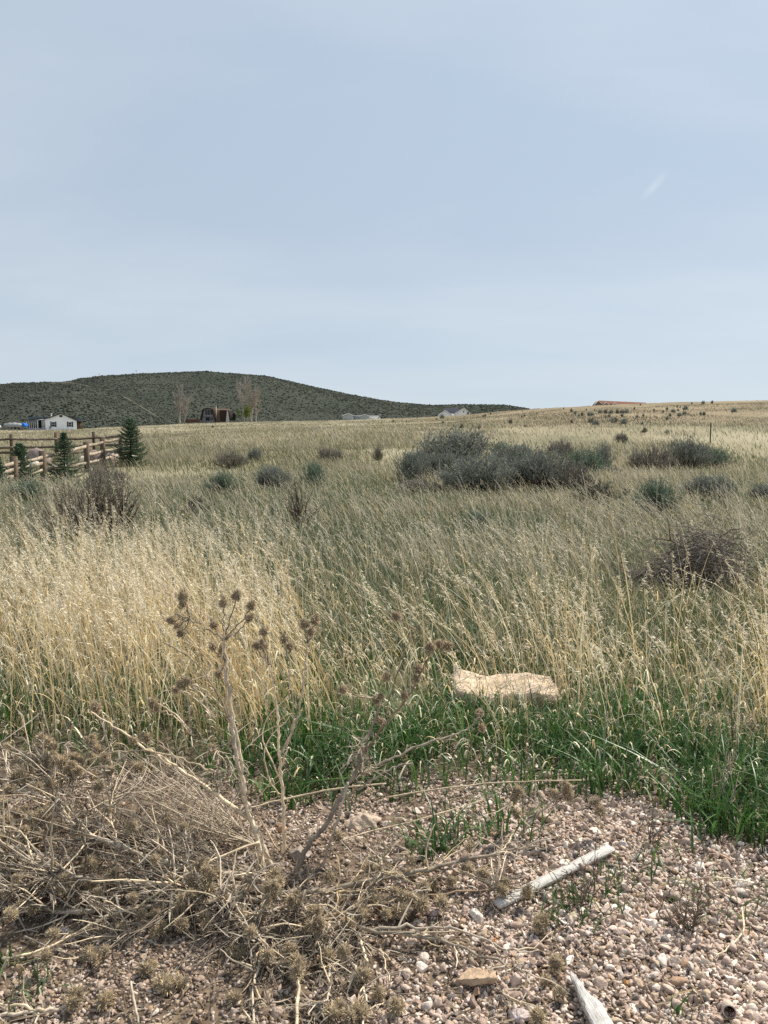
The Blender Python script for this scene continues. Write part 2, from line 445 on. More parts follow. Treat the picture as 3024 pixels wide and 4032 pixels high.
class Hill:
    def __init__(s, name, label, sil, yc, yb, depth, zb=-6, nu=200, nt_=70, seed=0):
        s.u = np.linspace(sil[0][0], sil[-1][0], nu); s.nu = nu; s.yb, s.yc = yb, yc
        v = np.interp(s.u, [p[0] for p in sil], [p[1] for p in sil])
        v = v + (vn(s.u, 0 * s.u, 40, 7 + seed) - .5) * 4
        s.tan = (s.u - 1512) / F / CP
        s.t = np.concatenate([np.linspace(0, 1, nt_), np.linspace(1, 2, 20)[1:]])
        zc = EYE + yc * (VH - v) / F / CP
        T, ZC = np.meshgrid(s.t, zc, indexing='ij'); U = np.tile(s.u, (len(s.t), 1)); TN = np.tile(s.tan, (len(s.t), 1))
        Y = np.where(T <= 1, yb + T * (yc - yb), yc + (T - 1) * depth)
        prof = np.where(T <= 1, np.sin(np.clip(T, 0, 1) * PI / 2) ** 1.15, np.cos((T - 1) * PI / 2))
        X = TN * Y
        gul = (vn(X, Y, 70, seed + 1) - .5) * 9 + (vn(X, Y, 25, seed + 2) - .5) * 3
        Z = zb + (ZC - zb) * prof + gul * np.sin(np.clip(T, 0, 1) * PI) * (T <= 1)
        el = ((Z - EYE) / Y).max(0)
        want = (VH - v) / F / CP
        Z = EYE + (Z - EYE) + (want - el)[None, :] * Y * np.clip(T, 0, 1)
        s.X, s.Y, s.Z = X, Y, Z
        n0, n1 = Z.shape; idx = np.arange(n0 * n1).reshape(n0, n1)
        Fq = np.stack([idx[:-1, :-1], idx[:-1, 1:], idx[1:, 1:], idx[1:, :-1]], -1).reshape(-1, 4)
        s.o = mesh_np(name, np.stack([X, Y, Z], -1).reshape(-1, 3), [Fq], M_HILL, smooth=True)
        tag(s.o, label, None, None, 'structure')
    def sample(s, u, t):
        fu = (u - s.u[0]) / (s.u[-1] - s.u[0]) * (s.nu - 1); k = np.searchsorted(s.t, t) - 1
        k = np.clip(k, 0, len(s.t) - 2); ft = (t - s.t[k]) / (s.t[k + 1] - s.t[k])
        i = np.clip(np.floor(fu).astype(int), 0, s.nu - 2); fu = fu - i
        def g(A): return (A[k, i] * (1 - fu) + A[k, i + 1] * fu) * (1 - ft) + (A[k + 1, i] * (1 - fu) + A[k + 1, i + 1] * fu) * ft
        return np.stack([g(s.X), g(s.Y), g(s.Z)], -1)

near_hill = Hill('near_hill', 'lower grey-green hill behind the white house',
    [(-900, 1540), (-400, 1530), (0, 1521), (120, 1513), (210, 1511), (305, 1511), (400, 1532), (500, 1560), (600, 1595), (700, 1640), (820, 1690), (900, 1740)], 520, 300, 260, zb=-8, seed=3)
main_hill = Hill('hill', 'broad rounded hill covered in dark sagebrush',
    [(-900, 1560), (0, 1535), (200, 1520), (305, 1505), (345, 1496), (400, 1490), (500, 1483), (600, 1478), (700, 1475), (830, 1471), (950, 1479), (1060, 1489), (1120, 1501), (1200, 1518), (1300, 1540), (1400, 1560), (1500, 1579), (1600, 1592), (1700, 1602), (1850, 1616), (2000, 1640)], 900, 560, 500, zb=-8, seed=5)
low_hill = Hill('far_hill', 'low far ridge beyond the white houses',
    [(1400, 1640), (1560, 1606), (1640, 1598), (1750, 1597), (1850, 1596), (1950, 1597), (2010, 1601), (2060, 1609), (2150, 1630), (2300, 1660)], 1150, 900, 300, zb=-8, seed=8)

def brush(hill, n, smin, smax, seed, umin=None, umax=None):
    r = np.random.default_rng(seed)
    u = r.uniform(max(hill.u[0] + 5, -450), min(hill.u[-1] - 5, 3300), n)
    t = r.uniform(.02, 1.02, n) ** .9
    P = hill.sample(u, np.minimum(t, 1.02))
    keep = vn(P[:, 0], P[:, 1], 22, seed) * .4 + vn(P[:, 0], P[:, 1], 75, seed + 1) * .2 + r.random(n) * .6 > .5
    P = P[keep]; n = len(P)
    s = r.uniform(smin, smax, n) * np.where(r.random(n) < .12, 1.6, 1)
    S = np.stack([s * r.uniform(.8, 1.5, n), s * r.uniform(.8, 1.3, n), s * r.uniform(.35, .62, n)], -1)
    P[:, 2] += S[:, 2] * .3
    b = r.uniform(.6, 1.35, n)[:, None]
    c = np.array([.056, .063, .053]) * (.8 + .2 * b) + np.array([.014, .013, .005]) * r.random((n, 1))
    V, Fc, C = many_stones(P, S, c, (ICO1, ICO1F), 3, r, .4, .9)
    return V, Fc, C
VV, FF, CC, off = [], [], [], 0
for hl, n, a, b, sd_ in ((main_hill, 50000, .38, .85, 21), (near_hill, 34000, .28, .62, 22), (low_hill, 10000, .6, 1.2, 23)):
    V, Fc, C = brush(hl, n, a, b, sd_)
    VV.append(V); FF.append(Fc + off); CC.append(C); off += len(V)
o = mesh_np('sagebrush_cover', np.vstack(VV), [np.vstack(FF)], M_BUSHFAR, col=np.vstack(CC))
stuff(o, 'dark sagebrush covering the hills as one speckled mass', 'brush')

# faint pale track along the lower hill
tk = [near_hill.sample(np.array([u]), np.array([t]))[0] + np.array([0, 0, .5]) for u, t in ((215, .80), (300, .82), (380, .8), (450, .76), (520, .70), (580, .62), (640, .5), (690, .4))]
tk = np.array(tk); a = Acc()
wv = np.array([0, .7, .25])
V = np.vstack([tk - wv, tk + wv]); n = len(tk)
a.add(V, [(i, i + 1, n + i + 1, n + i) for i in range(n - 1)], (.12, .113, .083))
tag(a.build('dirt_track', M_ROCK), 'faint pale dirt track running down the lower hill', None, None, 'structure')
# ------------------------------------------------------------------ buildings
def window(par, x0, x1, z0, z1, y, trim, pane_rows=2, pane_cols=2, name='window', bar=.07, origin=(0, 0, 0)):
    a = Acc()
    b = bar
    a.box(x0, x1, y - .06, y + .02, z0, z0 + b, trim); a.box(x0, x1, y - .06, y + .02, z1 - b, z1, trim)
    a.box(x0, x0 + b, y - .06, y + .02, z0 + b, z1 - b, trim); a.box(x1 - b, x1, y - .06, y + .02, z0 + b, z1 - b, trim)
    for k in range(1, pane_cols):
        x = x0 + (x1 - x0) * k / pane_cols; a.box(x - b / 3, x + b / 3, y - .045, y + .01, z0 + b, z1 - b, trim)
    for k in range(1, pane_rows):
        z = z0 + (z1 - z0) * k / pane_rows; a.box(x0 + b, x1 - b, y - .05, y + .005, z - b / 3, z + b / 3, trim)
    wdw = a.build(name, M_PAINT, par)
    a = Acc(); a.box(x0 + b * .9, x1 - b * .9, y - .03, y + .0, z0 + b * .9, z1 - b * .9)
    a.build('pane', M_GLASS, wdw)
    return wdw

WHITE = (.86, .87, .88); BLK = (.022, .024, .03); SLATE = (.05, .055, .07)
# --- white house with porch, left
Y0 = 237.0
base = at(241.6, 1580 + 296 * .3617, Y0)
h = empty('white_house', 'white single-storey house with dark gable roof, black shutters and columned porch', 'house', base, rz=math.radians(24))
zb = -1.2
a = Acc(); a.prism([(-4.4, zb), (4.4, zb), (4.4, 2.35), (0, 4.4), (-3.0, 3.15), (-4.4, 2.8)], 0, 11, WHITE); a.build('wall', M_PAINT, h)
a = Acc()
a.slab((0, 4.65), (4.85, 2.35), -.45, 11.4, .2, BLK); a.slab((-3.1, 3.3), (0, 4.65), -.45, 11.4, .2, BLK)
rf = a.build('roof', M_ROOF, h)
a = Acc(); a.tube([(-2.6, 3.2, 3.0), (-2.6, 3.2, 4.3)], .16, 8, (.6, .6, .62)); a.tube([(-2.6, 3.2, 4.3), (-2.6, 3.2, 4.5)], .26, 8, (.6, .6, .62))
a.build('chimney', M_METAL, rf)
a = Acc(); a.slab((-9.6, 2.55), (-3.1, 3.28), -.5, 7.2, .18, SLATE); a.build('porch_roof', M_ROOF, h)
a = Acc(); a.box(-9.6, -4.42, -.2, 6.8, zb, .1, (.3, .3, .3)); a.build('porch_floor', M_PAINT, h)
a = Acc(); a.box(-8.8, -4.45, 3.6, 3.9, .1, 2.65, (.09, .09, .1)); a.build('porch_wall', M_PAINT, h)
for x in (-9.45, -8.85, -8.3, -7.75, -7.2, -6.65, -6.45, -5.3, -4.9, -4.55):
    a = Acc(); a.box(x - .07, x + .07, -.1, .05, .1, 2.5 + (x + 9.6) * .105, WHITE); a.box(x - .1, x + .1, -.13, .08, .1, .25, WHITE)
    a.build('porch_post', M_PAINT, h)
for x0, x1 in ((-9.3, -8.9), (-8.2, -7.8), (-7.1, -6.7), (-6.2, -5.4)):
    a = Acc(); a.box(x0, x1, 2.2, 2.6, .1, .95, (.03, .03, .035)); a.box(x0, x1, 2.55, 2.65, .95, 1.4, (.03, .03, .035)); a.build('porch_chair', M_PAINT, h)
# left rear wing with metal roof
a = Acc(); a.box(-8.6, -3.0, 8, 13, zb, 2.9, WHITE); a.build('rear_wing_wall', M_PAINT, h)
a = Acc(); a.prism([(-9.1, 2.9), (-2.8, 2.9), (-2.8, 3.55), (-9.0, 3.55)], 7.4, 13.4, (.12, .14, .16)); a.build('rear_wing_roof', M_METAL, h)
# right rear wing with carport roof
a = Acc(); a.prism([(3.2, 2.55), (6.6, 2.3), (6.4, 3.2), (3.2, 3.3)], 5, 10, (.10, .115, .14)); a.build('carport_roof', M_METAL, h)
for x in (5.0, 6.3):
    a = Acc(); a.box(x - .08, x + .08, 5.2, 5.36, zb, 2.4, (.16, .09, .05)); a.build('carport_post', M_WOOD, h)
a = Acc(); a.box(4.42, 6.1, 8, 8.15, zb, 2.3, (.10, .07, .05)); a.build('carport_wall', M_WOOD, h)
for x0, x1 in ((-2.62, -1.72), (2.0, 2.95)):
    window(h, x0, x1, .5, 1.95, -.02, WHITE, 2, 1)
    for sx in (x0 - .38, x1 + .04):
        a = Acc(); a.box(sx, sx + .34, -.1, -.02, .45, 2.05, BLK)
        for k in range(7): a.box(sx + .04, sx + .3, -.115, -.1, .55 + k * .2, .62 + k * .2, BLK)
        a.build('shutter', M_PAINT, h)
window(h, -.42, .42, 3.4, 4.0, -.02, BLK, 1, 2, bar=.1)
a = Acc(); a.box(-3.3, -2.95, -.3, -.02, 0, .6, (.2, .2, .21)); a.build('utility_box', M_PAINT, h)

# --- tarp-covered boat on a trailer
b0 = at(62, 1580 + 300 * .3617, 215.0)
bt = empty('covered_boat', 'boat under a grey tarp with a blue end, on a trailer by the white house', 'boat', b0)
a = Acc(); xs = np.linspace(-3.2, 2.2, 15)
rows = []
for x in xs:
    k = (x + 3.2) / 5.4; hw = 1.15 * (1 - (max(0, .35 - k) / .35) ** 2 * .8); top = 1.15 + .45 * math.sin(k * PI) + .08 * math.sin(k * 25)
    rows.append([(x, -hw, .55), (x, -hw * 1.02, .95), (x, -hw * .5, top), (x, 0, top + .12), (x, hw * .5, top), (x, hw * 1.02, .95), (x, hw, .55)])
V = np.array(rows).reshape(-1, 3); n = 7
a.add(V, [(i * n + j, (i + 1) * n + j, (i + 1) * n + j + 1, i * n + j + 1) for i in range(14) for j in range(6)], (.30, .31, .31)); a.build('tarp', M_ROOF, bt)
a = Acc(); a.prism([(-3.0, .9), (-2.2, .35), (2.0, .3), (2.2, .9)], -.95, .95, (.25, .2, .17)); a.build('hull', M_PAINT, bt)
a = Acc(); a.prism([(2.21, .55), (3.0, .62), (3.05, 1.0), (2.7, 1.45), (2.21, 1.6)], -1.0, 1.0, (.03, .15, .55)); a.build('cover', M_ROOF, bt)
a = Acc(); a.box(-4.3, 2.6, -.06, .06, .25, .35, (.3, .3, .3)); a.box(-.2, .9, -1.1, 1.1, .2, .28, (.3, .3, .3)); a.build('trailer_frame', M_METAL, bt)
for y in (-1.1, 1.1):
    a = Acc(); a.tube([(.35, y - .1, .1), (.35, y + .1, .1)], .32, 14, (.03, .03, .03)); a.build('wheel', M_PAINT, bt)
a = Acc(); a.prism([(-5.6, .2), (-4.2, .2), (-4.25, .8), (-4.9, 1.15), (-5.6, 1.15)], -.8, .8, (.6, .62, .65))
c_ = empty('parked_car', 'pale car nose at the left edge beside the covered boat', 'car', b0 + np.array([-.4, .6, 0]))
a.build('body', M_METAL, c_)
a = Acc(); a.tube([(-4.75, -.88, .22), (-4.75, -.7, .22)], .33, 14, (.03, .03, .03)); a.build('wheel', M_PAINT, c_)
a = Acc(); a.prism([(-5.55, .82), (-4.95, .82), (-5.05, 1.1), (-5.55, 1.1)], -.815, -.8, (.02, .03, .04)); a.build('side_window', M_GLASS, c_)

# --- gambrel house
Y0 = 430.0; sc = .0424
b0 = at(650 + 560 * .3014, 1460 + 650 * .3014, Y0)
gh = empty('gambrel_house', 'brown gambrel-roofed house with grey window gable and pale chimney below the hill', 'house', b0)
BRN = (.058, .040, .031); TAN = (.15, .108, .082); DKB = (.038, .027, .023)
gx = lambda z: (z - 560) * sc
gz = lambda z: (650 - z) * sc
prof = [(gx(462), -2), (gx(455), gz(650)), (gx(495), gz(503)), (gx(565), gz(484)), (gx(628), gz(503)), (gx(667), gz(650)), (gx(660), -2)]
ip = [(gx(478), -2), (gx(476), gz(650)), (gx(508), gz(512)), (gx(565), gz(495)), (gx(616), gz(512)), (gx(646), gz(650)), (gx(646), -2)]
a = Acc(); a.prism(ip, .4, 9.5, (.20, .20, .21)); a.build('wall', M_PAINT, gh)
a = Acc()
for k in range(1, 5):
    p, q = prof[k], prof[k + 1]; p2, q2 = ip[k], ip[k + 1]
    a.prism([p, q, q2, p2], -.5, 10, DKB if k < 3 else BRN)  # left slopes darker, right lighter: the sun side is painted into the roof colour
rf = a.build('roof', M_ROOF, gh)
for k in range(3):
    x = gx(526 + k * 33); window(gh, x, x + 30 * sc, gz(575), gz(516), .38, (.35, .36, .38), 2, 1)
a = Acc(); a.box(gx(530), gx(582), .3, .4, 0, gz(610), (.02, .022, .03)); dd = a.build('door', M_PAINT, gh)
window(gh, gx(590), gx(624), .3, gz(612), .38, (.33, .34, .36), 1, 2)
a = Acc(); a.box(gx(476), gx(646), .28, .38, gz(606), gz(600), (.05, .045, .04)); a.build('balcony_ledge', M_PAINT, gh)
a = Acc(); a.box(gx(653), gx(667), 1.0, 1.7, -1, gz(468), (.38, .33, .27)); a.box(gx(651), gx(669), .9, 1.8, gz(468), gz(458), (.42, .38, .32)); a.build('chimney', M_ROCK, gh)
# side wing: ridge runs sideways
a = Acc()
wp = [(1.6, -2), (1.6, gz(650)), (3.0, gz(512)), (4.8, gz(497)), (6.6, gz(512)), (8, gz(650)), (8, -2)]
def wing(acc, pts, x0, x1, c):
    n = len(pts)
    V = [(x0, y, z) for y, z in pts] + [(x1, y, z) for y, z in pts]
    acc.add(V, [(i, (i + 1) % n, n + (i + 1) % n, n + i) for i in range(n)], c)
    for x in (x0, x1):
        cy = sum(p[0] for p in pts) / n; cz = sum(p[1] for p in pts) / n
        acc.add([(x, y, z) for y, z in pts] + [(x, cy, cz)], [(i, (i + 1) % n, n) for i in range(n)], c)
wing(a, wp, gx(640), gx(822), TAN); a.build('wing_roof', M_ROOF, gh)
a = Acc(); a.prism([(gx(704), gz(517)), (gx(800), gz(517)), (gx(786), gz(650)), (gx(716), gz(650))], 1.3, 1.6, (.052, .035, .028)); a.build('dormer_screen', M_ROOF, gh)
a = Acc(); a.prism([(gx(800), gz(560)), (gx(806), gz(520)), (gx(822), gz(520)), (gx(834), gz(650)), (gx(834), -2), (gx(788), -2), (gx(788), gz(650))], 1.0, 1.28, (.60, .56, .50)); a.build('end_wall', M_PAINT, gh)
a = Acc(); a.prism([(gx(820), gz(517)), (gx(832), gz(525)), (gx(856), gz(650)), (gx(842), gz(650)), (gx(822), gz(535))], .6, 7.5, DKB); a.build('end_roof', M_ROOF, gh)
a = Acc(); a.tube([(gx(497), 5, gz(505)), (gx(497), 5, gz(494))], .28, 8, (.7, .7, .7)); a.build('vent_cap', M_METAL, gh)
# low red-brown fence
fb = at(757, 1460 + 650 * .3014, 425.0)
fn = empty('board_fence', 'low red-brown board fence left of the gambrel house', 'fence', fb)
a = Acc()
for k in range(28): a.box(-4.2 + k * .3, -3.92 + k * .3, 0, .04, -1, .72 + .05 * (k % 3), (.10, .052, .042))
a.build('board_panel', M_WOOD, fn)
for k in range(4):
    a = Acc(); a.box(-4.2 + k * 2.75, -4.05 + k * 2.75, .05, .18, -1, .9, (.13, .05, .04)); a.build('post', M_WOOD, fn)

# --- white houses behind the rise
def zp(zx, zy, Y): return at(1300 + zx * .482, 1560 + zy * .482, Y)
def gable_house(name, label, cat, wallc, roofc, gables, ridge, Y, matR=M_ROOF, windows=(), zy0=200):
    ob = zp(gables[0][1], zy0, Y); h = empty(name, label, cat, ob)
    for (x0, xp, x1, ye, yp, dy) in gables:
        A, B_, C_ = zp(x0, ye, Y) - ob, zp(xp, yp, Y) - ob, zp(x1, ye, Y) - ob
        a = Acc(); a.prism([(A[0] + .25, -2), (C_[0] - .25, -2), (C_[0] - .25, C_[2] + .05), (B_[0], B_[2] - .15), (A[0] + .25, A[2] + .05)], dy, dy + 8, wallc); a.build('wall', M_PAINT, h)
        a = Acc(); a.slab((A[0] - .1, A[2]), (B_[0], B_[2]), dy - .4, dy + 8.2, .16, roofc); a.slab((B_[0], B_[2]), (C_[0] + .1, C_[2]), dy - .4, dy + 8.2, .16, roofc); r = a.build('roof', matR, h)
        a = Acc(); a.slab((A[0] - .12, A[2] + .05), (B_[0], B_[2] + .05), dy - .5, dy - .4, .3, (.8, .8, .78)); a.slab((B_[0], B_[2] + .05), (C_[0] + .12, C_[2] + .05), dy - .5, dy - .4, .3, (.8, .8, .78)); a.build('bargeboard', M_PAINT, r)
    for (x0, x1, xa, xb, ye, yp, dy) in ridge:
        A, B_ = zp(x0, ye, Y) - ob, zp(x1, ye, Y) - ob; P, Q = zp(xa, yp, Y) - ob, zp(xb, yp, Y) - ob
        a = Acc()
        V = [(A[0], dy, A[2]), (B_[0], dy, B_[2]), (Q[0], dy + 5, Q[2]), (P[0], dy + 5, P[2]), (A[0], dy + 10, A[2]), (B_[0], dy + 10, B_[2])]
        a.add(V, [(0, 1, 2, 3), (3, 2, 5, 4)], roofc); a.add(V, [(0, 3, 4), (1, 5, 2)], roofc); a.build('main_roof', matR, h)
        a = Acc(); a.box(A[0] + .3, B_[0] - .3, dy + .4, dy + 9.6, -3, A[2] - .05, wallc); a.build('main_wall', M_PAINT, h)
    for (x0, x1, y0, y1, dy) in windows:
        A, B_ = zp(x0, y1, Y) - ob, zp(x1, y0, Y) - ob
        window(h, A[0], B_[0], A[2], B_[2], dy - .02, (.75, .75, .74), 1, 1, bar=.08)
    return h, ob
OFFW = (.62, .64, .64)
h1, o1 = gable_house('ranch_house', 'low pale house with two small gables half hidden by the grassy rise', 'house', (.42, .44, .44), (.17, .18, .20),
    [(98, 150, 190, 158, 139, 0), (236, 284, 324, 163, 147, 1)], [(150, 412, 185, 395, 163, 155, 3)], 400.0)
a = Acc(); P = zp(407, 160, 404) - o1; a.tube([P, P + np.array([0, 0, .9])], .14, 8, (.6, .6, .6)); a.build('vent_pipe', M_METAL, h1)
h2, o2 = gable_house('farmhouse', 'white house with dark hip roof and two white gables rising behind the slope', 'house', (.84, .85, .85), (.045, .05, .06),
    [(1014, 1093, 1146, 141, 96, 0), (886, 942, 990, 148, 114, 1)], [(915, 1080, 950, 1062, 140, 93, 3)], 400.0, windows=[(1085, 1096, 119, 134, 0)])

# --- tan house on the ridge at right (crop coordinates of 2200,1540)
def rp(zx, zy, Y): return at(2200 + zx * .4967, 1540 + zy * .4967, Y)
Y0 = 262.0; ob = rp(310, 125, Y0)
rh = empty('tan_house', 'tan house with long red-brown roof and white-trimmed gables peeking over the right ridge', 'house', ob, rz=0)
TANW = (.24, .20, .17); RED = (.17, .085, .06); TR = (.72, .70, .66)
A, B_, C_ = rp(280, 111, Y0) - ob, rp(311, 75, Y0) - ob, rp(350, 113, Y0) - ob
a = Acc(); a.prism([(A[0] + .2, -2.5), (C_[0], -2.5), (C_[0], C_[2]), (B_[0], B_[2] - .12), (A[0] + .2, A[2])], 0, 3, TANW); a.build('wall', M_PAINT, rh)
# long roof receding to the right
E = rp(690, 91, Y0 + 16) - ob
a = Acc()
V = [B_ + [0, -.5, 0], E, E + [1.5, -4, -2.2], C_ + [0, -.5, -.3], A + [-.1, -.5, 0], A + [3, 9, 0], E + [0, 8, -2.5]]
a.add(V, [(0, 3, 2, 1), (0, 1, 6, 4)], RED); a.add(V, [(4, 6, 5)], RED); r = a.build('roof', M_ROOF, rh)
a = Acc(); a.slab((A[0] - .15, A[2] + .05), (B_[0], B_[2] + .08), -.7, -.55, .28, TR); a.slab((B_[0], B_[2] + .08), (C_[0] + .1, C_[2] + .02), -.7, -.55, .28, TR); a.build('bargeboard', M_PAINT, r)
for (x0, xp, x1, ye, yp) in ((356, 377, 398, 104, 87), (428, 446, 464, 104, 91)):
    A, B_, C_ = rp(x0, ye, Y0 - 2) - ob, rp(xp, yp, Y0 - 2) - ob, rp(x1, ye, Y0 - 2) - ob
    a = Acc(); a.prism([(A[0] + .1, -3), (C_[0] - .1, -3), (C_[0] - .1, C_[2]), (B_[0], B_[2] - .1), (A[0] + .1, A[2])], -1.9, 2, TANW)
    d = a.build('gable_wall', M_PAINT, rh)
    a = Acc(); a.slab((A[0] - .15, A[2]), (B_[0], B_[2]), -2.1, -1.9, .24, TR); a.slab((B_[0], B_[2]), (C_[0] + .15, C_[2]), -2.1, -1.9, .24, TR); a.build('gable_trim', M_PAINT, d)
    a = Acc(); a.slab((A[0] - .12, A[2] + .04), (B_[0], B_[2] + .04), -1.9, 2.5, .1, RED); a.slab((B_[0], B_[2] + .04), (C_[0] + .12, C_[2] + .04), -1.9, 2.5, .1, RED); a.build('gable_roof', M_ROOF, d)

# --- two poles on the hilltop
for (u, v0, v1, lab) in ((391, 1492, 1470, 'shorter thin utility pole on the hill skyline, nearer the notch'), (537, 1484, 1457, 'taller thin utility pole on the hill skyline, nearer the summit')):
    p = at(u, v0, 905.0); q = at(u, v1, 905.0); hh = q[2] - p[2]
    t = empty('utility_pole', lab, 'pole', p - [0, 0, 2], 'utility poles on the hill')
    a = Acc(); a.tube([(0, 0, 0), (0, 0, hh + 2)], [.24, .16], 6, (.2, .17, .14)); a.build('post', M_BARK, t)
    a = Acc(); a.box(-1.1, 1.1, -.1, .1, hh + 1.2, hh + 1.4, (.2, .17, .14)); a.build('crossarm', M_BARK, t)

# ------------------------------------------------------------------ rail fences
BROWN = (.105, .078, .056); SUNLIT_RAIL = (.42, .35, .265)  # light is in the rail colours: pale for the sunny run, dark for the shaded
def rail(acc, A, B, hgt, th, c, seed, sag=.03):
    n = 9; r = np.random.default_rng(seed)
    P = np.array([np.array(A) + (np.array(B) - np.array(A)) * k / (n - 1) for k in range(n)]); P[:, 2] -= sag * np.sin(np.linspace(0, PI, n)); P[:, 2] += r.normal(0, .008, n)
    d = (P[-1] - P[0])[:2]; d /= np.linalg.norm(d); nrm = np.array([-d[1], d[0], 0]) * th / 2; up = np.array([0, 0, hgt / 2])
    hh = 1 + r.normal(0, .09, (n, 1))
    V = np.vstack([P - nrm - up * hh, P + nrm - up * hh, P + nrm + up * hh, P - nrm + up * hh])
    q = [(j * n + i, j * n + i + 1, ((j + 1) % 4) * n + i + 1, ((j + 1) % 4) * n + i) for j in range(4) for i in range(n - 1)]
    q += [(0, n, 2 * n, 3 * n), (n - 1, 4 * n - 1, 3 * n - 1, 2 * n - 1)]
    acc.add(V, q, np.clip(np.array(c) * (1 + r.normal(0, .12, (len(V), 1))), 0, 1))

def fence(name, label, posts, railsets, origin, railc, group='split rail fences of the corral'):
    f = empty(name, label, 'fence', origin, group)
    for (p, hgt, wd) in posts:
        a = Acc(); q = np.array(p) - origin
        a.box(q[0] - wd / 2, q[0] + wd / 2, q[1] - wd / 2, q[1] + wd / 2, q[2] - .4, q[2] + hgt, np.array(BROWN) * R.uniform(.85, 1.25))
        a.build('post', M_WOOD, f)
    for k, (A, B, hgt, c) in enumerate(railsets):
        a = Acc(); rail(a, np.array(A) - origin, np.array(B) - origin, hgt, .05, c, 40 + k); a.build('rail', M_RAIL, f)
    return f
def fp(u, vb, vt, Y):
    b = at(u, vb, Y); t = at(u, vt, Y); b[2] = min(b[2], float(H(b[0], b[1]))) ; return b, t[2] - b[2]
bk = [fp(-110, 1812, 1713, 39.0), fp(49, 1812, 1709, 39.5), fp(224, 1805, 1703, 41.0), fp(372, 1801, 1700, 42.5)]
corner = fp(478, 1826, 1710, 38.0)
extra = fp(541, 1800, 1695, 44.0)
posts = [(p, hh, .13) for p, hh in bk] + [(corner[0], corner[1], .15), (extra[0], extra[1], .13)]
def at_h(u, v, Y): return at(u, v, Y)
rs = []
chain = [(-110, 39.0), (49, 39.5), (224, 41.0), (372, 42.5), (478, 38.05)]
rv = [[1730, 1729, 1727, 1724, 1716], [1765, 1761, 1759, 1748, 1752], [1782, 1781, 1788, 1776, 1780]]
for r_ in range(3):
    for k in range(4):
        (u0, Ya), (u1, Yb) = chain[k], chain[k + 1]
        rs.append((at(u0 - 4, rv[r_][k], Ya - .09), at(u1 + 4, rv[r_][k + 1], Yb - .09), .115, np.array([.14, .112, .085]) * (.8 + .4 * ((k + r_) % 2))))  # darker albedo paints in the shade on the back run's near faces
fence('rail_fence', 'back run of the rail fence facing the far field, shade painted into its dark rails', posts, rs, bk[2][0].copy(), BROWN)

side = [(407, 1836, 1721, 35.5), (344, 1856, 1740, 33.0), (172, 1903, 1775, 29.0), (60, 1925, 1797, 26.3), (-60, 1950, 1815, 24.0)]
sp_ = [fp(*s) for s in side]
posts = [(p, hh, .18) for p, hh in sp_]
chain = [(472, 38.0)] + [(s[0], s[3]) for s in side]
rv = [[1726, 1740, 1755, 1800, 1822, 1850], [1762, 1776, 1790, 1822, 1848, 1875], [1790, 1806, 1822, 1850, 1872, 1900], [1818, 1836, 1852, 1884, 1905, 1935]]
rs = []
for r_ in range(4):
    for k in range(5):
        (u0, Ya), (u1, Yb) = chain[k], chain[k + 1]
        if r_ == 3 and k > 1: continue
        if r_ == 1 and k == 2: continue
        rs.append((at(u0 + 3, rv[r_][k], Ya + .1), at(u1 - 3, rv[r_][k + 1], Yb + .1), .125, np.array(SUNLIT_RAIL) * (.62 + .35 * R.random())))
fence('rail_fence', 'side run of the fence, sunlight painted into its pale rails, coming towards the camera behind the young spruces', posts, rs, sp_[1][0].copy(), SUNLIT_RAIL)

# rubble rocks heaped inside the corral
prk = []
for k in range(4):
    r = np.random.default_rng(60 + k)
    V, Fc, C = many_stones(np.zeros((1, 3)), np.array([[.5, .4, .27]]), np.array([[(.30, .24, .205), (.36, .30, .25), (.25, .195, .18), (.55, .50, .43)][k]]), (ICO2, ICO2F), 9, r)
    prk.append(mesh_np('boulder', V, [Fc], M_ROCK, col=C, link=False))
rk = [(430, 1835, 37, 1.2, 0), (405, 1832, 38, 1.0, 2), (462, 1822, 39, 1.1, 1), (375, 1840, 36.5, 1.1, 2), (330, 1828, 38, .8, 3), (255, 1838, 34, .7, 3), (205, 1842, 33, .8, 1), (150, 1832, 35.5, 1.3, 2), (125, 1838, 34, .9, 3), (60, 1842, 33, .8, 3), (20, 1848, 32, .9, 1), (512, 1826, 39.5, .8, 3), (190, 1828, 36, 1.0, 0), (100, 1826, 36.5, 1.0, 1)]
LB = ['pinkish boulder in the rubble heaped behind the fence', 'dusty red boulder in the rubble heaped behind the fence', 'buff boulder in the rubble heaped behind the fence', 'chalky white boulder in the rubble heaped behind the fence']
for (u, v, Y, s, k) in rk:
    src = prk[k]; o = src.copy(); COL.objects.link(o)
    p = at(u, v, Y); p[2] = max(float(H(p[0], p[1])) + .1 * s, p[2] - .1)
    o.location = p; o.scale = (s, s, s * 1.1); o.rotation_euler = (0, 0, R.uniform(0, 6))
    tag(o, [LB[0], LB[2], LB[1], LB[3]][k], 'boulder', 'rubble boulders inside the corral')

# lone steel fence post on the right
p = gp(2796, 1745); t = at(2796, 1664, p[1])
o = empty('fence_post', 'lone dark steel fence post standing in pale grass on the right', 'fence post', p)
a = Acc(); hh = t[2] - p[2]
a.box(-.035, .035, -.008, .008, -.2, hh, (.03, .035, .035)); a.box(-.006, .006, .008, .045, -.2, hh, (.03, .035, .035))
for k in range(12): a.box(-.02, .02, -.022, -.008, .1 + k * (hh - .15) / 12, .13 + k * (hh - .15) / 12, (.03, .035, .035))
a.build('post', M_METAL, o)

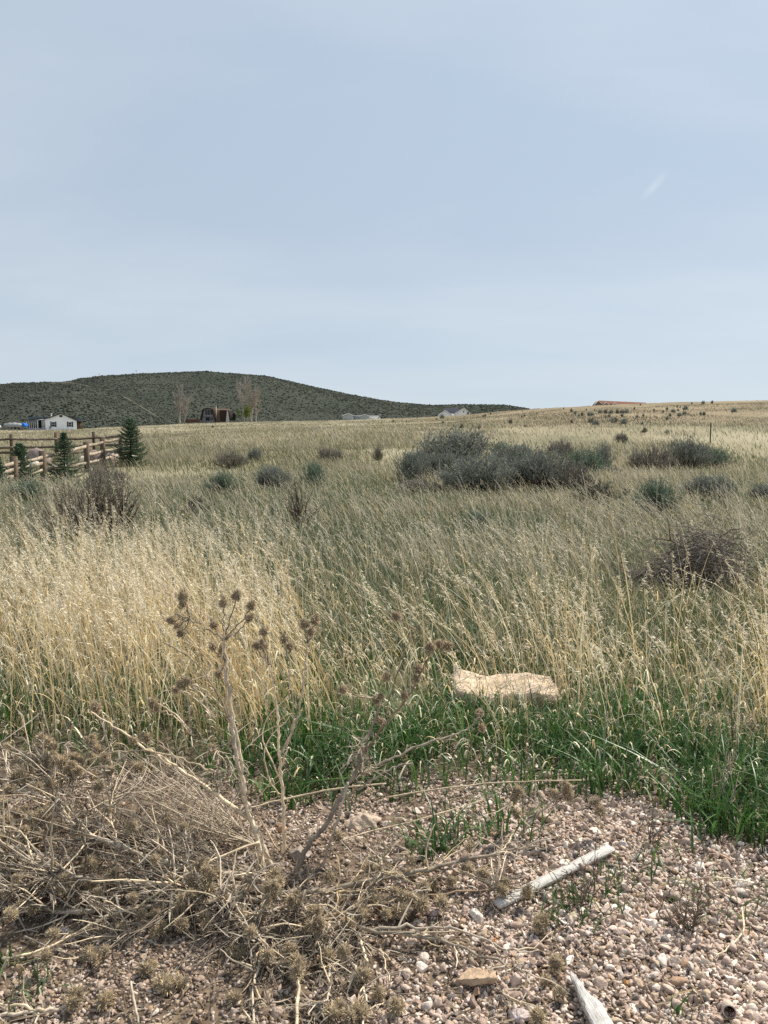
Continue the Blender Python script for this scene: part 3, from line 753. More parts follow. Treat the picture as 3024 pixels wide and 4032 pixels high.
# ------------------------------------------------------------------ young spruces
def spruce(seed, hgt, rad, lean=0.0, name='spruce', top=.28, low=.06, dens=1.0):
    r = np.random.default_rng(seed)
    stem = Acc(); z = np.linspace(0, hgt, 12)
    tr = np.stack([lean * z * .05, 0 * z, z], -1)
    stem.tube(tr, np.linspace(.05, .008, 12) * hgt / 2, 6, (.10, .075, .055))
    PP, DD, LL, CC = [], [], [], []
    zc = low * hgt
    while zc < hgt * .97:
        k = zc / hgt
        R0 = rad * (1 - k) ** (.68 if dens > 1 else 1.25) * r.uniform(.8, 1.2) * (1 + .16 * math.sin(zc * 9 + seed)) + .03
        nb = int(r.integers(9, 13) * dens) if k < .8 else int(r.integers(5, 7))
        a0 = r.uniform(0, 6.28)
        for b in range(nb):
            az = a0 + b * 6.283 / nb + r.normal(0, .18); ln = R0 * r.uniform(.7, 1.12)
            dirh = np.array([math.cos(az), math.sin(az), 0])
            rise = .15 + .8 * k ** 2 + r.normal(0, .08)
            m = max(4, int(ln / .055))
            s = np.linspace(0.05, 1, m)
            Q = np.array([lean * zc * .05, 0, zc]) + dirh * (ln * s)[:, None] + np.array([0, 0, 1]) * (ln * (rise * s - .35 * (1 - k) * np.sin(s * PI * .75)))[:, None]
            stem.tube(Q[[0, m // 2, m - 1]], [.011, .007, .003], 3, (.11, .085, .06), cap=False)
            tang = np.gradient(Q, axis=0); tang /= np.linalg.norm(tang, axis=1)[:, None]
            side = np.cross(tang, [0, 0, 1])
            for q, tg, sd in zip(Q, tang, side):
                for sg in (-1, 1):
                    tl = r.uniform(.05, .12) * (1.25 - .5 * (np.linalg.norm(q - Q[0]) / (ln + .01)))
                    dv = tg * .75 + sd * sg * r.uniform(.5, 1.0) + np.array([0, 0, r.normal(.05, .15)]); dv /= np.linalg.norm(dv)
                    for e in range(5):
                        PP.append(q + dv * tl * e / 5); d2 = dv + r.normal(0, .4, 3); DD.append(d2 / np.linalg.norm(d2)); LL.append(r.uniform(.04, .085))
        zc += hgt * r.uniform(.038, .062) * (1.1 - .35 * k)
    for e in range(26):
        zt = hgt * (1 - top * .55 * r.random()); PP.append(np.array([lean * zt * .05, 0, zt])); d2 = np.array([r.normal(0, .5), r.normal(0, .5), .8]); DD.append(d2 / np.linalg.norm(d2)); LL.append(.06)
    PP, DD, LL = np.array(PP), np.array(DD), np.array(LL)
    c = np.array([.058, .105, .055]) * r.uniform(.6, 1.5, (len(PP), 1)) + np.array([.012, .014, .012]) * r.random((len(PP), 1))
    V, Fq, C = diamonds(PP, DD, LL, np.full(len(PP), .020), r, c)
    f = Acc(); f.add(V, Fq, C)
    return stem, f
for (u, vb, vt, Y, rad, seed, lab) in (
    (516, 1822, 1652, 36.0, .84, 71, 'bushy full young spruce standing at the fence corner'),
    (254, 1872, 1690, 30.0, .95, 72, 'young spruce with long bare leader in front of the side-run rails'),
    (87, 1905, 1733, 27.0, .78, 73, 'thin young spruce with dark layered branches near the left fence posts'),
    (-8, 1945, 1790, 25.0, .75, 74, 'spruce cut off by the left edge of the photo')):
    b = at(u, vb, Y); b[2] = min(b[2], float(H(b[0], b[1])) + .05); t = at(u, vt, Y)
    o = empty('spruce', lab, 'tree', b, 'young spruces along the corral fence')
    full = seed == 71
    st, f = spruce(seed, (t[2] - b[2]) * (1 if full else .93), rad, lean=R.normal(0, .3), dens=1.35 if full else .8)
    if not full: st.tube([(0, 0, (t[2] - b[2]) * .85), (.01, 0, t[2] - b[2])], [.012, .006], 4, (.07, .07, .05))
    st.build('trunk', M_BARK, o); f.build('crown', M_NEEDLE, o)

# ------------------------------------------------------------------ far trees by the gambrel house
def bare_tree(seed, hgt, spread, nmain=5):
    r = np.random.default_rng(seed); a = Acc(); tw = Acc()
    def branch(p, d, ln, rad, lev):
        n = 5; pts = [p]; dd = d.copy()
        for k in range(n - 1):
            dd = dd + r.normal(0, .09, 3) + np.array([0, 0, .05]); dd /= np.linalg.norm(dd); pts.append(pts[-1] + dd * ln / (n - 1))
        (a if lev < 2 else tw).tube(pts, np.linspace(rad, rad * .5, n), 5 if lev < 2 else 3, np.array((.40, .35, .30)) * r.uniform(.8, 1.2), cap=False)
        if lev < 3:
            for k in range({0: 13, 1: 7, 2: 5}[lev]):
                i = r.uniform(.25, 1); q = np.array(pts[min(int(i * (n - 1)), n - 1)])
                az = r.uniform(0, 6.28); s = spread * r.uniform(.5, 1)
                nd = dd + s * np.array([math.cos(az), math.sin(az), 0]); nd[2] = max(nd[2], .5); nd /= np.linalg.norm(nd)
                branch(q, nd, ln * r.uniform(.3, .55), max(rad * .45, .05), lev + 1)
    for k in range(nmain):
        az = r.uniform(0, 6.28)
        d = np.array([math.cos(az) * .12, math.sin(az) * .12, 1.0]); d /= np.linalg.norm(d)
        branch(np.array([math.cos(az) * .5 * k / nmain, math.sin(az) * .5, -1.0]), d, hgt * (1 if k == 0 else r.uniform(.6, .9)), .24, 0)
    return a, tw
for (u, vt, Y, sp, nm, seed, lab) in (
    (709, 1538, 428, .42, 2, 81, 'taller pale bare tree of the pair left of the gambrel house'),
    (725, 1565, 424, .50, 2, 82, 'shorter bare tree of the pair left of the gambrel house'),
    (962, 1520, 430, .35, 1, 83, 'slim bare poplar rising behind the yellow-green tree'),
    (990, 1512, 434, .42, 2, 84, 'tallest wide bare tree right of the gambrel house'),
    (1008, 1548, 428, .40, 1, 85, 'outermost bare tree at the right of the clump')):
    b = at(u, 1655, Y); b[2] -= .5; t = at(u, vt, Y)
    o = empty('bare_tree', lab, 'tree', b, 'bare trees around the gambrel house')
    tr, tw = bare_tree(seed, t[2] - b[2], sp, nm); tr.build('trunk', M_BARK, o); tw.build('crown', M_BARK, o)
def leafy(seed, n, rx, rz, zc, c, s):
    r = np.random.default_rng(seed)
    ncl = 26; cl = r.normal(0, 1, (ncl, 3)); cl /= np.linalg.norm(cl, axis=1)[:, None]; cl *= r.uniform(.3, 1, (ncl, 1)) * [rx, rx, rz]; cl[:, 2] += zc
    P = cl[r.integers(0, ncl, n)] + r.normal(0, .28 * rx, (n, 3)); D = r.normal(0, 1, (n, 3)); D /= np.linalg.norm(D, axis=1)[:, None]
    cc = np.array(c) * r.uniform(.65, 1.4, (n, 1))
    V, Fq, C = diamonds(P, D, np.full(n, s), np.full(n, s * .7), r, cc)
    return Acc().add(V, Fq, C)
b = at(973, 1654, 422)
o = empty('leafing_tree', 'yellow-green tree just leafing out in front of bare trees', 'tree', b)
a = Acc(); a.tube([(0, 0, -.5), (.1, 0, 2), (.2, 0, 5.5)], [.22, .16, .06], 6, (.4, .38, .33))
for k in range(9): a.tube([(.1, 0, 1.5 + k * .4), (R.normal(0, 1.2), R.normal(0, 1), 3.5 + k * .4)], [.08, .03], 4, (.3, .28, .22))
a.build('trunk', M_BARK, o); leafy(91, 1500, 2.2, 2.9, 4.4, (.17, .20, .05), .5).build('crown', M_LEAF, o)
b = at(940, 1654, 424)
o = empty('sapling', 'small thin yellow-green sapling left of the bright leafing tree', 'tree', b)
a = Acc(); a.tube([(0, 0, -.5), (0, 0, 4.6)], [.12, .04], 6, (.4, .38, .33)); a.build('trunk', M_BARK, o); leafy(92, 420, 1.1, 2.0, 3.4, (.13, .16, .05), .42).build('crown', M_LEAF, o)
b = at(922, 1655, 426)
o = empty('dark_conifer', 'small dark conifer between the gambrel house and the leafing tree', 'tree', b)
st, f = spruce(95, 4.8, 1.5); st.build('trunk', M_BARK, o)
leafy(96, 900, 1.0, 1.9, 1.9, (.02, .04, .026), .4).build('crown', M_NEEDLE, o)
# ------------------------------------------------------------------ gravel and its stones
edge_u = [-1600, -400, 0, 300, 600, 900, 1000, 1300, 1600, 1900, 2200, 2500, 2640, 2720, 2900, 3100, 3500]
edge_v = [3010, 3010, 3020, 3060, 3090, 3130, 3190, 3190, 3165, 3120, 3140, 3170, 3230, 3330, 3420, 3480, 3560]
_E = np.array([gp(u, v) for u, v in zip(edge_u, edge_v)])
_EA = _E[:, 0] / _E[:, 1]
def edge_y(x, y):
    """distance of the grass edge in the direction of (x, y)"""
    return np.interp(x / np.maximum(y, .5), _EA, _E[:, 1])

def gravel():
    r = np.random.default_rng(101)
    n = 185000
    y = r.uniform(1.45, 4.3, n); x = r.uniform(-1, 1, n) * (.56 * y + 1.0)
    ey = edge_y(x, y)
    dens = 1 - .85 * sstep(-.08, .3, y - ey + (vn(x, y, .2, 41) - .5) * .3)
    left = sstep(.1, -.6, x) * .35
    dens *= 1 - left * vn(x, y, .3, 44)
    dens *= 1 - .75 * np.exp(-((x + 1.0) / .75) ** 2 - ((y - 2.85) / .32) ** 2)
    dens *= 1 - .72 * sstep(.42, .68, vn(x, y, .26, 45) * .7 + vn(x, y, .08, 46) * .3) * sstep(1.1, .2, x)
    k = r.random(n) < dens
    x, y = x[k], y[k]; n = len(x)
    s = np.exp(r.normal(-5.03, .47, n)); s = np.clip(s, .003, .021)
    s *= 1 + .15 * sstep(0, .8, x) - .15 * sstep(0, -.6, x)
    # fewer big ones overlap: keep big stones with probability
    s = s * .95; S = np.stack([s * r.uniform(.85, 1.6, n), s * r.uniform(.8, 1.2, n), s * r.uniform(.45, .85, n)], -1)
    P = np.stack([x, y, H(x, y) + S[:, 2] * r.uniform(-.1, .75, n)], -1)
    base = np.array([.56, .435, .36])
    pick = r.random(n)
    c = np.tile(base, (n, 1))
    c = np.where((pick < .22)[:, None], [.78, .67, .58], c)
    c = np.where(((pick > .22) & (pick < .40))[:, None], [.44, .325, .26], c)
    c = np.where(((pick > .40) & (pick < .52))[:, None], [.46, .36, .26], c)
    c = np.where(((pick > .52) & (pick < .55))[:, None], [.44, .29, .19], c)
    c = np.where(((pick > .55) & (pick < .60))[:, None], [.20, .18, .165], c)
    c = c * r.uniform(.7, 1.2, (n, 1))
    dirt = (vn(x, y, .35, 43) * .5 + .5 * sstep(.75, -.3, x))[:, None]
    c = c * (1 - dirt * .55) + np.array([.20, .148, .105]) * dirt * .55
    big = s > .0085
    A = many_stones(P[big], S[big] * 1.12, c[big], (ICO2, ICO2F), 7, r, .16, .68)
    B = many_stones(P[~big], S[~big], c[~big], (ICO1, ICO1F), 3, r, .5, .9)
    V = np.vstack([A[0], B[0]]); Fc = np.vstack([A[1], B[1] + len(A[0])]); C = np.vstack([A[2], B[2]])
    print('gravel', n, big.sum())
    o = mesh_np('gravel', V, [Fc], M_STONE, col=C)
    stuff(o, 'loose pinkish crushed gravel across the foreground', 'gravel')
gravel()

# single stones one can point to
def stone(u, v, wpx, label, c, asp=(1, .8, .6), seed=0, name='stone', cat='stone', bury=.25, rz=None, base=None, group=None, nclip=8):
    p = gp(u, v); hw = wpx / F * np.linalg.norm(p - [0, 0, EYE]) / 2
    r = np.random.default_rng(200 + seed)
    S = np.array([[hw * asp[0], hw * asp[1], hw * asp[2]]])
    V, Fc, C = many_stones(np.zeros((1, 3)), S, np.array([c]), base or (ICO4, ICO4F), nclip + 3, r, .42, .86, tilt=.06)
    nrm = V / (np.linalg.norm(V, axis=1)[:, None] + 1e-9)
    jit = (vn(V[:, 0] + V[:, 2], V[:, 1] - V[:, 2], hw * .22, 50 + seed) - .5) * hw * .14 + (vn(V[:, 0] - V[:, 2], V[:, 1] + V[:, 2], hw * .07, 70 + seed) - .5) * hw * .06
    V = V + nrm * jit[:, None]
    o = mesh_np(name, V, [Fc], M_ROCK, col=C)
    o.location = p + np.array([0, hw * asp[1] * .6, hw * asp[2] * (1 - bury * 2) * .8])
    o.rotation_euler = (0, 0, R.uniform(-.4, .4) if rz is None else rz)
    return tag(o, label, cat, group)
stone(1885, 3905, 165, 'large flat buff rock half sunk in gravel near the bottom centre', (.44, .32, .22), (1, .95, .45), 1, 'rock', 'rock')
stone(1425, 3265, 150, 'pale angular rock at the back edge of the gravel under the grass', (.46, .36, .28), (1, .7, .5), 2, 'rock', 'rock', rz=.15, nclip=12)
stone(1185, 3390, 110, 'grey-brown flat rock behind the upright thistle stems', (.30, .25, .21), (1, .7, .5), 3, 'rock', 'rock')
stone(1880, 3630, 62, 'white rounded stone left of the long white lath', (.60, .55, .49), (1, .9, .8), 4)
stone(1708, 3610, 50, 'pinkish stone left of the white rounded stone', (.5, .4, .36), (1, .8, .8), 5)
stone(2258, 3625, 52, 'smooth yellowish stone below the long white lath', (.46, .41, .28), (1, .9, .7), 6)
stone(2330, 3580, 44, 'pale pink stone just below the upper end of the lath', (.52, .42, .38), (1, .85, .8), 7)
stone(2105, 3228, 85, 'brown block-shaped rock beside small green leaves at the gravel edge', (.33, .25, .19), (1, .7, .8), 8, 'rock', 'rock')
stone(2590, 3222, 48, 'round tan stone at the foot of the green grass', (.44, .36, .28), (1, .9, .9), 9)
stone(2455, 3345, 40, 'whitish stone above the right end of the lath', (.56, .5, .46), (1, .9, .85), 10)
stone(1950, 3715, 30, 'small orange stone in the gravel right of centre', (.50, .22, .08), (1, .8, .6), 11)
stone(2475, 3885, 30, 'small rust-brown stone near the splintered board', (.36, .20, .08), (1, .9, .7), 12)
stone(2980, 3865, 38, 'dark blue-grey stone near the right edge', (.09, .10, .12), (1, .8, .6), 13)
stone(250, 3675, 44, 'flat grey oval stone on the litter at lower left', (.3, .27, .25), (1, .7, .35), 14)
stone(1850, 3950, 62, 'long pinkish stone just below the flat buff rock', (.52, .42, .39), (1, .6, .55), 15)
stone(1110, 3278, 55, 'orange-tan stone behind the tall thistle stem', (.46, .27, .16), (1, .8, .7), 16)
stone(865, 3265, 60, 'ochre stone showing through the dry twigs', (.38, .29, .20), (1, .8, .6), 17)
stone(2050, 4030, 80, 'rounded pink stone at the bottom edge of the photo', (.52, .43, .40), (1, .8, .7), 18)
stone(1785, 1940 + 5, 22, 'small white stone lying under the sagebrush clump', (.7, .68, .64), (1, .8, .7), 19)

# long buff slab in the grass
def slab_rock():
    p0 = gp(1795, 2775); p1 = gp(2215, 2775)
    Lx = p1[0] - p0[0]; r = np.random.default_rng(5)
    nx, ny, nz = 26, 10, 8
    top = lambda s: .074 + .010 * math.exp(-((s - .12) / .2) ** 2) - .022 * math.exp(-((s - .33) / .14) ** 2) - .02 * s + .014 * math.exp(-((s - .75) / .12) ** 2)
    import bmesh
    bm = bmesh.new(); bmesh.ops.create_cube(bm, size=1); bmesh.ops.subdivide_edges(bm, edges=bm.edges[:], cuts=14, use_grid_fill=True)
    V = np.array([v.co[:] for v in bm.verts]); Fc = np.array([[v.index for v in f.verts] for f in bm.faces]); bm.free()
    s = V[:, 0] + .5; hz = np.array([top(q) for q in s])
    q = np.abs(V * 2); rr = np.max(q, axis=1)
    rnd = 1 - .07 * (np.clip(q[:, 0] * q[:, 2] + q[:, 1] * q[:, 2] + q[:, 0] * q[:, 1] - .9, 0, 3) / 2)
    X = V[:, 0] * Lx * rnd; Y = V[:, 1] * .34 * rnd * (1 - .25 * (s - .5)); Z = (V[:, 2] + .5) * hz * (1 + .28 * (V[:, 1] + .5)) * (1 - .06 * (1 - rnd) / .07)
    Y = Y + (Z - .1) * .25
    j = lambda sc, sd, am: (vn(X * 1.0 + Z * 1.3, Y + Z * .7, sc, sd) - .5) * am
    X = X + j(.06, 1, .02); Y = Y + j(.07, 2, .035); Z = Z + j(.09, 3, .02) + j(.03, 4, .008)
    c = np.tile([.55, .43, .325], (len(V), 1)) * (1 + .4 * (vn(X, Y + Z, .05, 9) - .5))[:, None]
    o = mesh_np('stone_slab', np.stack([X, Y, Z], -1), [Fc], M_ROCK, col=c)
    o.location = ((p0[0] + p1[0]) / 2, (p0[1] + p1[1]) / 2 + .17, float(H((p0[0] + p1[0]) / 2, p0[1])) + .005)
    o.rotation_euler = (0, 0, math.radians(-3))
    tag(o, 'long buff sandstone slab lying in tall grass right of centre', 'rock')
slab_rock()

# ------------------------------------------------------------------ planks and pipe
def lath():
    A, B = gp(1955, 3590), gp(2405, 3372)
    d = B - A; Ln = np.linalg.norm(d[:2]); ang = math.atan2(d[1], d[0])
    a = Acc(); n = 16; xs = np.linspace(0, Ln, n); wv = .030; th = .012
    r = np.random.default_rng(9); W = np.full(n, .0195) + r.normal(0, .0008, n); W[0] *= .82
    rows = []
    for x, wd in zip(xs, W): rows += [(x, -wd, 0), (x, wd, 0), (x, wd, th), (x, -wd, th)]
    c = np.array([.56, .53, .49]) * r.uniform(.9, 1.1, (n * 4, 1))
    a.add(rows, [(i * 4 + j, i * 4 + (j + 1) % 4, i * 4 + 4 + (j + 1) % 4, i * 4 + 4 + j) for i in range(n - 1) for j in range(4)] + [(3, 2, 1, 0), (n * 4 - 4, n * 4 - 3, n * 4 - 2, n * 4 - 1)], c)
    o = a.build('wooden_lath', M_PLANK)
    o.location = A + np.array([0, 0, .018]); o.rotation_euler = (0, -math.atan2(d[2] + .01, Ln), ang)
    tag(o, 'long weathered white wooden lath lying diagonally on the gravel', 'plank')
lath()
def splinter():
    A, B = gp(2245, 3868), gp(2405, 4150)
    d = B - A; Ln = np.linalg.norm(d[:2]); ang = math.atan2(d[1], d[0])
    a = Acc(); r = np.random.default_rng(12)
    n = 22; xs = np.linspace(0, Ln * 1.2, n)
    up = np.interp(xs / Ln, [0, .2, .38, .45, .62, 1.2], [.004, .010, .012, .027, .032, .034]) + r.normal(0, .0015, n)
    dn = np.interp(xs / Ln, [0, .25, .5, 1.2], [.003, .012, .020, .026]) + r.normal(0, .001, n)
    rows = []
    for x, p, q in zip(xs, up, dn):
        th = .010 + .010 * min(1, x / (.3 * Ln)); rows += [(x, -q, 0), (x, p, 0), (x, p, th), (x, p * .3, th + .006), (x, -q * .4, th - .002), (x, -q, th)]
    m = 6
    c = np.array([.52, .50, .47]) * r.uniform(.8, 1.15, (n * m, 1))
    a.add(rows, [(i * m + j, i * m + (j + 1) % m, i * m + m + (j + 1) % m, i * m + m + j) for i in range(n - 1) for j in range(m)], c)
    a.add(rows[:6], [(0, 1, 2), (0, 2, 3), (0, 3, 4), (0, 4, 5)], c[:6]); a.add(rows[-6:], [(0, 1, 2), (0, 2, 3), (0, 3, 4), (0, 4, 5)], c[:6])
    for k in range(9):
        y0 = r.uniform(-.02, .022); x0 = r.uniform(.02, .5) * Ln; x1 = x0 + r.uniform(.25, .7) * Ln
        t_ = np.linspace(x0, x1, 6); yy = y0 * np.clip(t_ / Ln / .5, .2, 1)
        a.tube(np.stack([t_, yy + r.normal(0, .0006, 6), .019 + 0 * t_ + r.normal(0, .0008, 6)], -1), [.0008, .0016, .002, .002, .0016, .0008], 4, np.array([.50, .48, .45]) * r.uniform(.35, 1.25), cap=False)
    o = a.build('splintered_board', M_PLANK)
    o.location = A + np.array([0, 0, .022]); o.rotation_euler = (0, 0, ang)
    tag(o, 'splintered grey board with a jagged tip at the bottom edge', 'plank')
splinter()
p = gp(2872, 4018)
o = empty('pipe_stub', 'short rusty pipe end lying in gravel at the bottom right', 'pipe', p + np.array([0, 0, .024]), rz=-.3); o.rotation_euler[0] = math.radians(-24)
a = Acc(); th = np.linspace(0, 2 * PI, 25)[:-1]
V = [(r_ * math.cos(t), y, r_ * math.sin(t)) for (r_, y) in ((.018, 0), (.018, .09), (.0145, .09), (.0145, 0)) for t in th]
n = 24; cc = np.repeat([[.62, .52, .45], [.36, .22, .15], [.24, .13, .09], [.34, .22, .17]], n, axis=0)
a.add(V, [(k * n + i, k * n + (i + 1) % n, ((k + 1) % 4) * n + (i + 1) % n, ((k + 1) % 4) * n + i) for k in range(4) for i in range(n)], cc)
a.build('tube', M_ROCK, o)

# ------------------------------------------------------------------ grasses
STRAW = np.array([.70, .545, .295]); PALES = np.array([.80, .71, .50]); GREYS = np.array([.48, .43, .325]); GRN = np.array([.050, .122, .024]); GRN2 = np.array([.10, .175, .05])
def colmix(r, n, cs, ps):
    k = r.choice(len(cs), n, p=ps); c = np.array(cs)[k]
    return c * r.uniform(.75, 1.25, (n, 1))
def uof(x, y): return 1512 + F * x / y / CP

def scatter(r, n, y0, y1, margin=.3, power=0.):
    """points with area density ~ y**power inside the view wedge"""
    q = r.random(n)
    e = power + 2
    y = (y0 ** e + q * (y1 ** e - y0 ** e)) ** (1 / e) if abs(e) > 1e-6 else y0 * (y1 / y0) ** q
    x = r.uniform(-1, 1, n) * (.56 * y + margin)
    return x, y

class Grass:
    def __init__(s): s.V = []; s.F = []; s.C = []; s.n = 0
    def add(s, t):
        V, Fq, C = t; s.V.append(V); s.F.append(Fq + s.n); s.C.append(C); s.n += len(V)
    def build(s, name, mat): return mesh_np(name, np.vstack(s.V), [np.vstack(s.F)], mat, col=np.vstack(s.C))

def stem_points(P, h, dx, dy, lean, droop, t, p):
    return np.stack([P[:, 0] + dx * lean * h * t ** p, P[:, 1] + dy * lean * h * t ** p, P[:, 2] + h * (t - droop * t ** 3)], -1)

def straw(r, x, y, hm, hs, leanm, leans, cols, head=True, nspk=15, wid=.0026, leaf=2, gr=None, spread=.017, swd=.95, al=.38):
    n = len(x); P = np.stack([x, y, H(x, y) - .01], -1)
    h = np.clip(r.normal(hm, hs, n), .2, 1.2)
    lean = r.normal(leanm, leans, n)               # negative = towards the left
    ang = r.normal(0, .35, n); dx, dy = np.cos(ang), np.sin(ang) + r.normal(0, .25, n)
    lean2 = lean; droop = np.clip(.02 + .28 * np.abs(lean), 0, .5)
    yaw = r.uniform(-1, 1, n)
    w = wid * r.uniform(.7, 1.3, n)
    pp = 1.5
    tip = cols * 1.1
    gr.add(ribbons(P, h, dx, dy, lean2, droop, w, yaw, 5, pp, .45, cols, tip))
    if head:
        hasp = r.random(n) < .8
        Q = [a[hasp] for a in (P, h, dx, dy, lean2, droop)]; m = hasp.sum()
        hl = r.uniform(.17, .30, m)
        for k in range(nspk):
            t = 1 - hl * (k / nspk) * r.uniform(.85, 1.0, m)
            S = stem_points(*Q[:1], Q[1], Q[2], Q[3], Q[4], Q[5], t, pp)
            frac = (k % 7 + 1) / 7
            off = (.002 + spread * (.25 + .75 * k / nspk) * r.random(m))
            az = r.normal(0, .75, m)
            D = np.stack([np.cos(az) * .75, np.sin(az) * .6, r.uniform(-1.0, .15, m)], -1)
            D /= np.linalg.norm(D, axis=1)[:, None]
            tg = stem_points(*Q, np.minimum(t + .02, 1), pp) - S; tg /= np.linalg.norm(tg, axis=1)[:, None] + 1e-9
            D = D * (1 - al) + tg * al * np.where(r.random(m) < .5, 1, -1)[:, None]; D /= np.linalg.norm(D, axis=1)[:, None] + 1e-9
            O = np.stack([np.cos(az) * .8, np.sin(az) * .6, r.uniform(-.1, .6, m)], -1)
            S = S + O * off[:, None]
            cc = PALES * np.array([.94, .96, 1.08]) * r.uniform(.85, 1.2, (m, 1)) * .8 + cols[hasp] * .25
            gr.add(diamonds(S, D, r.uniform(.016, .030, m), r.uniform(.0036, .0064, m) * swd, r, cc))
    for k in range(leaf):
        sel = r.random(n) < .5; m = sel.sum()
        t = r.uniform(.12, .62, m)
        S = stem_points(P[sel], h[sel], dx[sel], dy[sel], lean2[sel], droop[sel], t, pp)
        a2 = r.uniform(0, 6.28, m); hh = r.uniform(.05, .16, m)
        c2 = colmix(r, m, [STRAW * 1.1, PALES * 1.1, GREYS], [.45, .35, .2])
        gr.add(ribbons(S, hh, np.cos(a2), np.sin(a2), r.uniform(.4, 1.3, m), r.uniform(.5, 1.5, m), r.uniform(.004, .009, m), a2 + PI / 2 + r.normal(0, .5, m), 5, 1.2, .1, c2))

def tall_grass():
    r = np.random.default_rng(301); G_ = Grass()
    n = 18000
    x, y = scatter(r, n, 3.7, 9.0, 1.0, -.3)
    u = uof(x, y); ey = edge_y(x, y); dd = y - ey
    lf = sstep(1400, 900, u); rt = sstep(1850, 2250, u)
    d = .36 + .64 * np.maximum(lf * 1.0, rt * .85)
    d *= .60 * sstep(.05, .75 - .2 * lf, dd)
    d *= 1 - .93 * sstep(1.3, 4.4, dd - .5 * lf)
    d *= .10 + .90 * sstep(.34, .64, vn(x, y, .5, 61) * .7 + vn(x, y, .18, 68) * .3)
    d *= 1 - .8 * ((u > 2480) & (u < 3060) & (y > 5.2) & (y < 8.6))
    d *= 1 - .5 * ((u > 1760) & (u < 2230) & (y > 4.0) & (y < 4.7)); d *= 1 - ((u > 1770) & (u < 2230) & (y > 4.62) & (y < 5.0))
    k = r.random(n) < d
    x, y, u, lf, rt = x[k], y[k], u[k], lf[k], rt[k]
    n = len(x); print('tall', n)
    ctr = 1 - np.maximum(lf, rt)
    hm = .80 * lf + .70 * ctr * (1 - 0) + .66 * rt * (1 - lf)
    cols = colmix(r, n, [STRAW, PALES, GREYS, np.array([.52, .36, .19])], [.5, .28, .12, .10])
    lm = -.16 * lf - .42 * ctr - .20 * rt
    straw(r, x, y, hm, .15, lm, .22, cols, True, 22, .0040, 3, G_)
    # a sheaf of long stalks blown over to the left behind the tall thistle
    m = 80; bx = r.uniform(-.75, -.15, m); by = r.uniform(3.75, 4.6, m)
    straw(r, bx, by, .95, .12, -.72, .16, colmix(r, m, [STRAW, np.array([.52, .36, .19])], [.75, .25]), True, 10, .0042, 2, G_)
    # short dry leaves and bent stalks low in the straw
    n = 9800
    x, y = scatter(r, n, 3.6, 7.5, 1.0, 0); u = uof(x, y); dd = y - edge_y(x, y)
    k = r.random(n) < sstep(.1, .7, dd) * (.35 + .65 * np.maximum(sstep(1400, 900, u), sstep(1850, 2250, u))); x, y = x[k], y[k]; n = len(x)
    P = np.stack([x, y, H(x, y)], -1); a = r.uniform(0, 6.28, n)
    G_.add(ribbons(P, r.uniform(.1, .42, n), np.cos(a), np.sin(a), r.uniform(.1, 1.1, n), r.uniform(0, .7, n), r.uniform(.002, .0045, n), r.uniform(0, 3.1, n), 5, 1.4, .15, colmix(r, n, [STRAW, GREYS, np.array([.36, .26, .15])], [.5, .3, .2])))
    stuff(G_.build('tall_dry_grass', M_STRAW), 'tall golden dry grass with feathery seed heads', 'dry grass')
tall_grass()

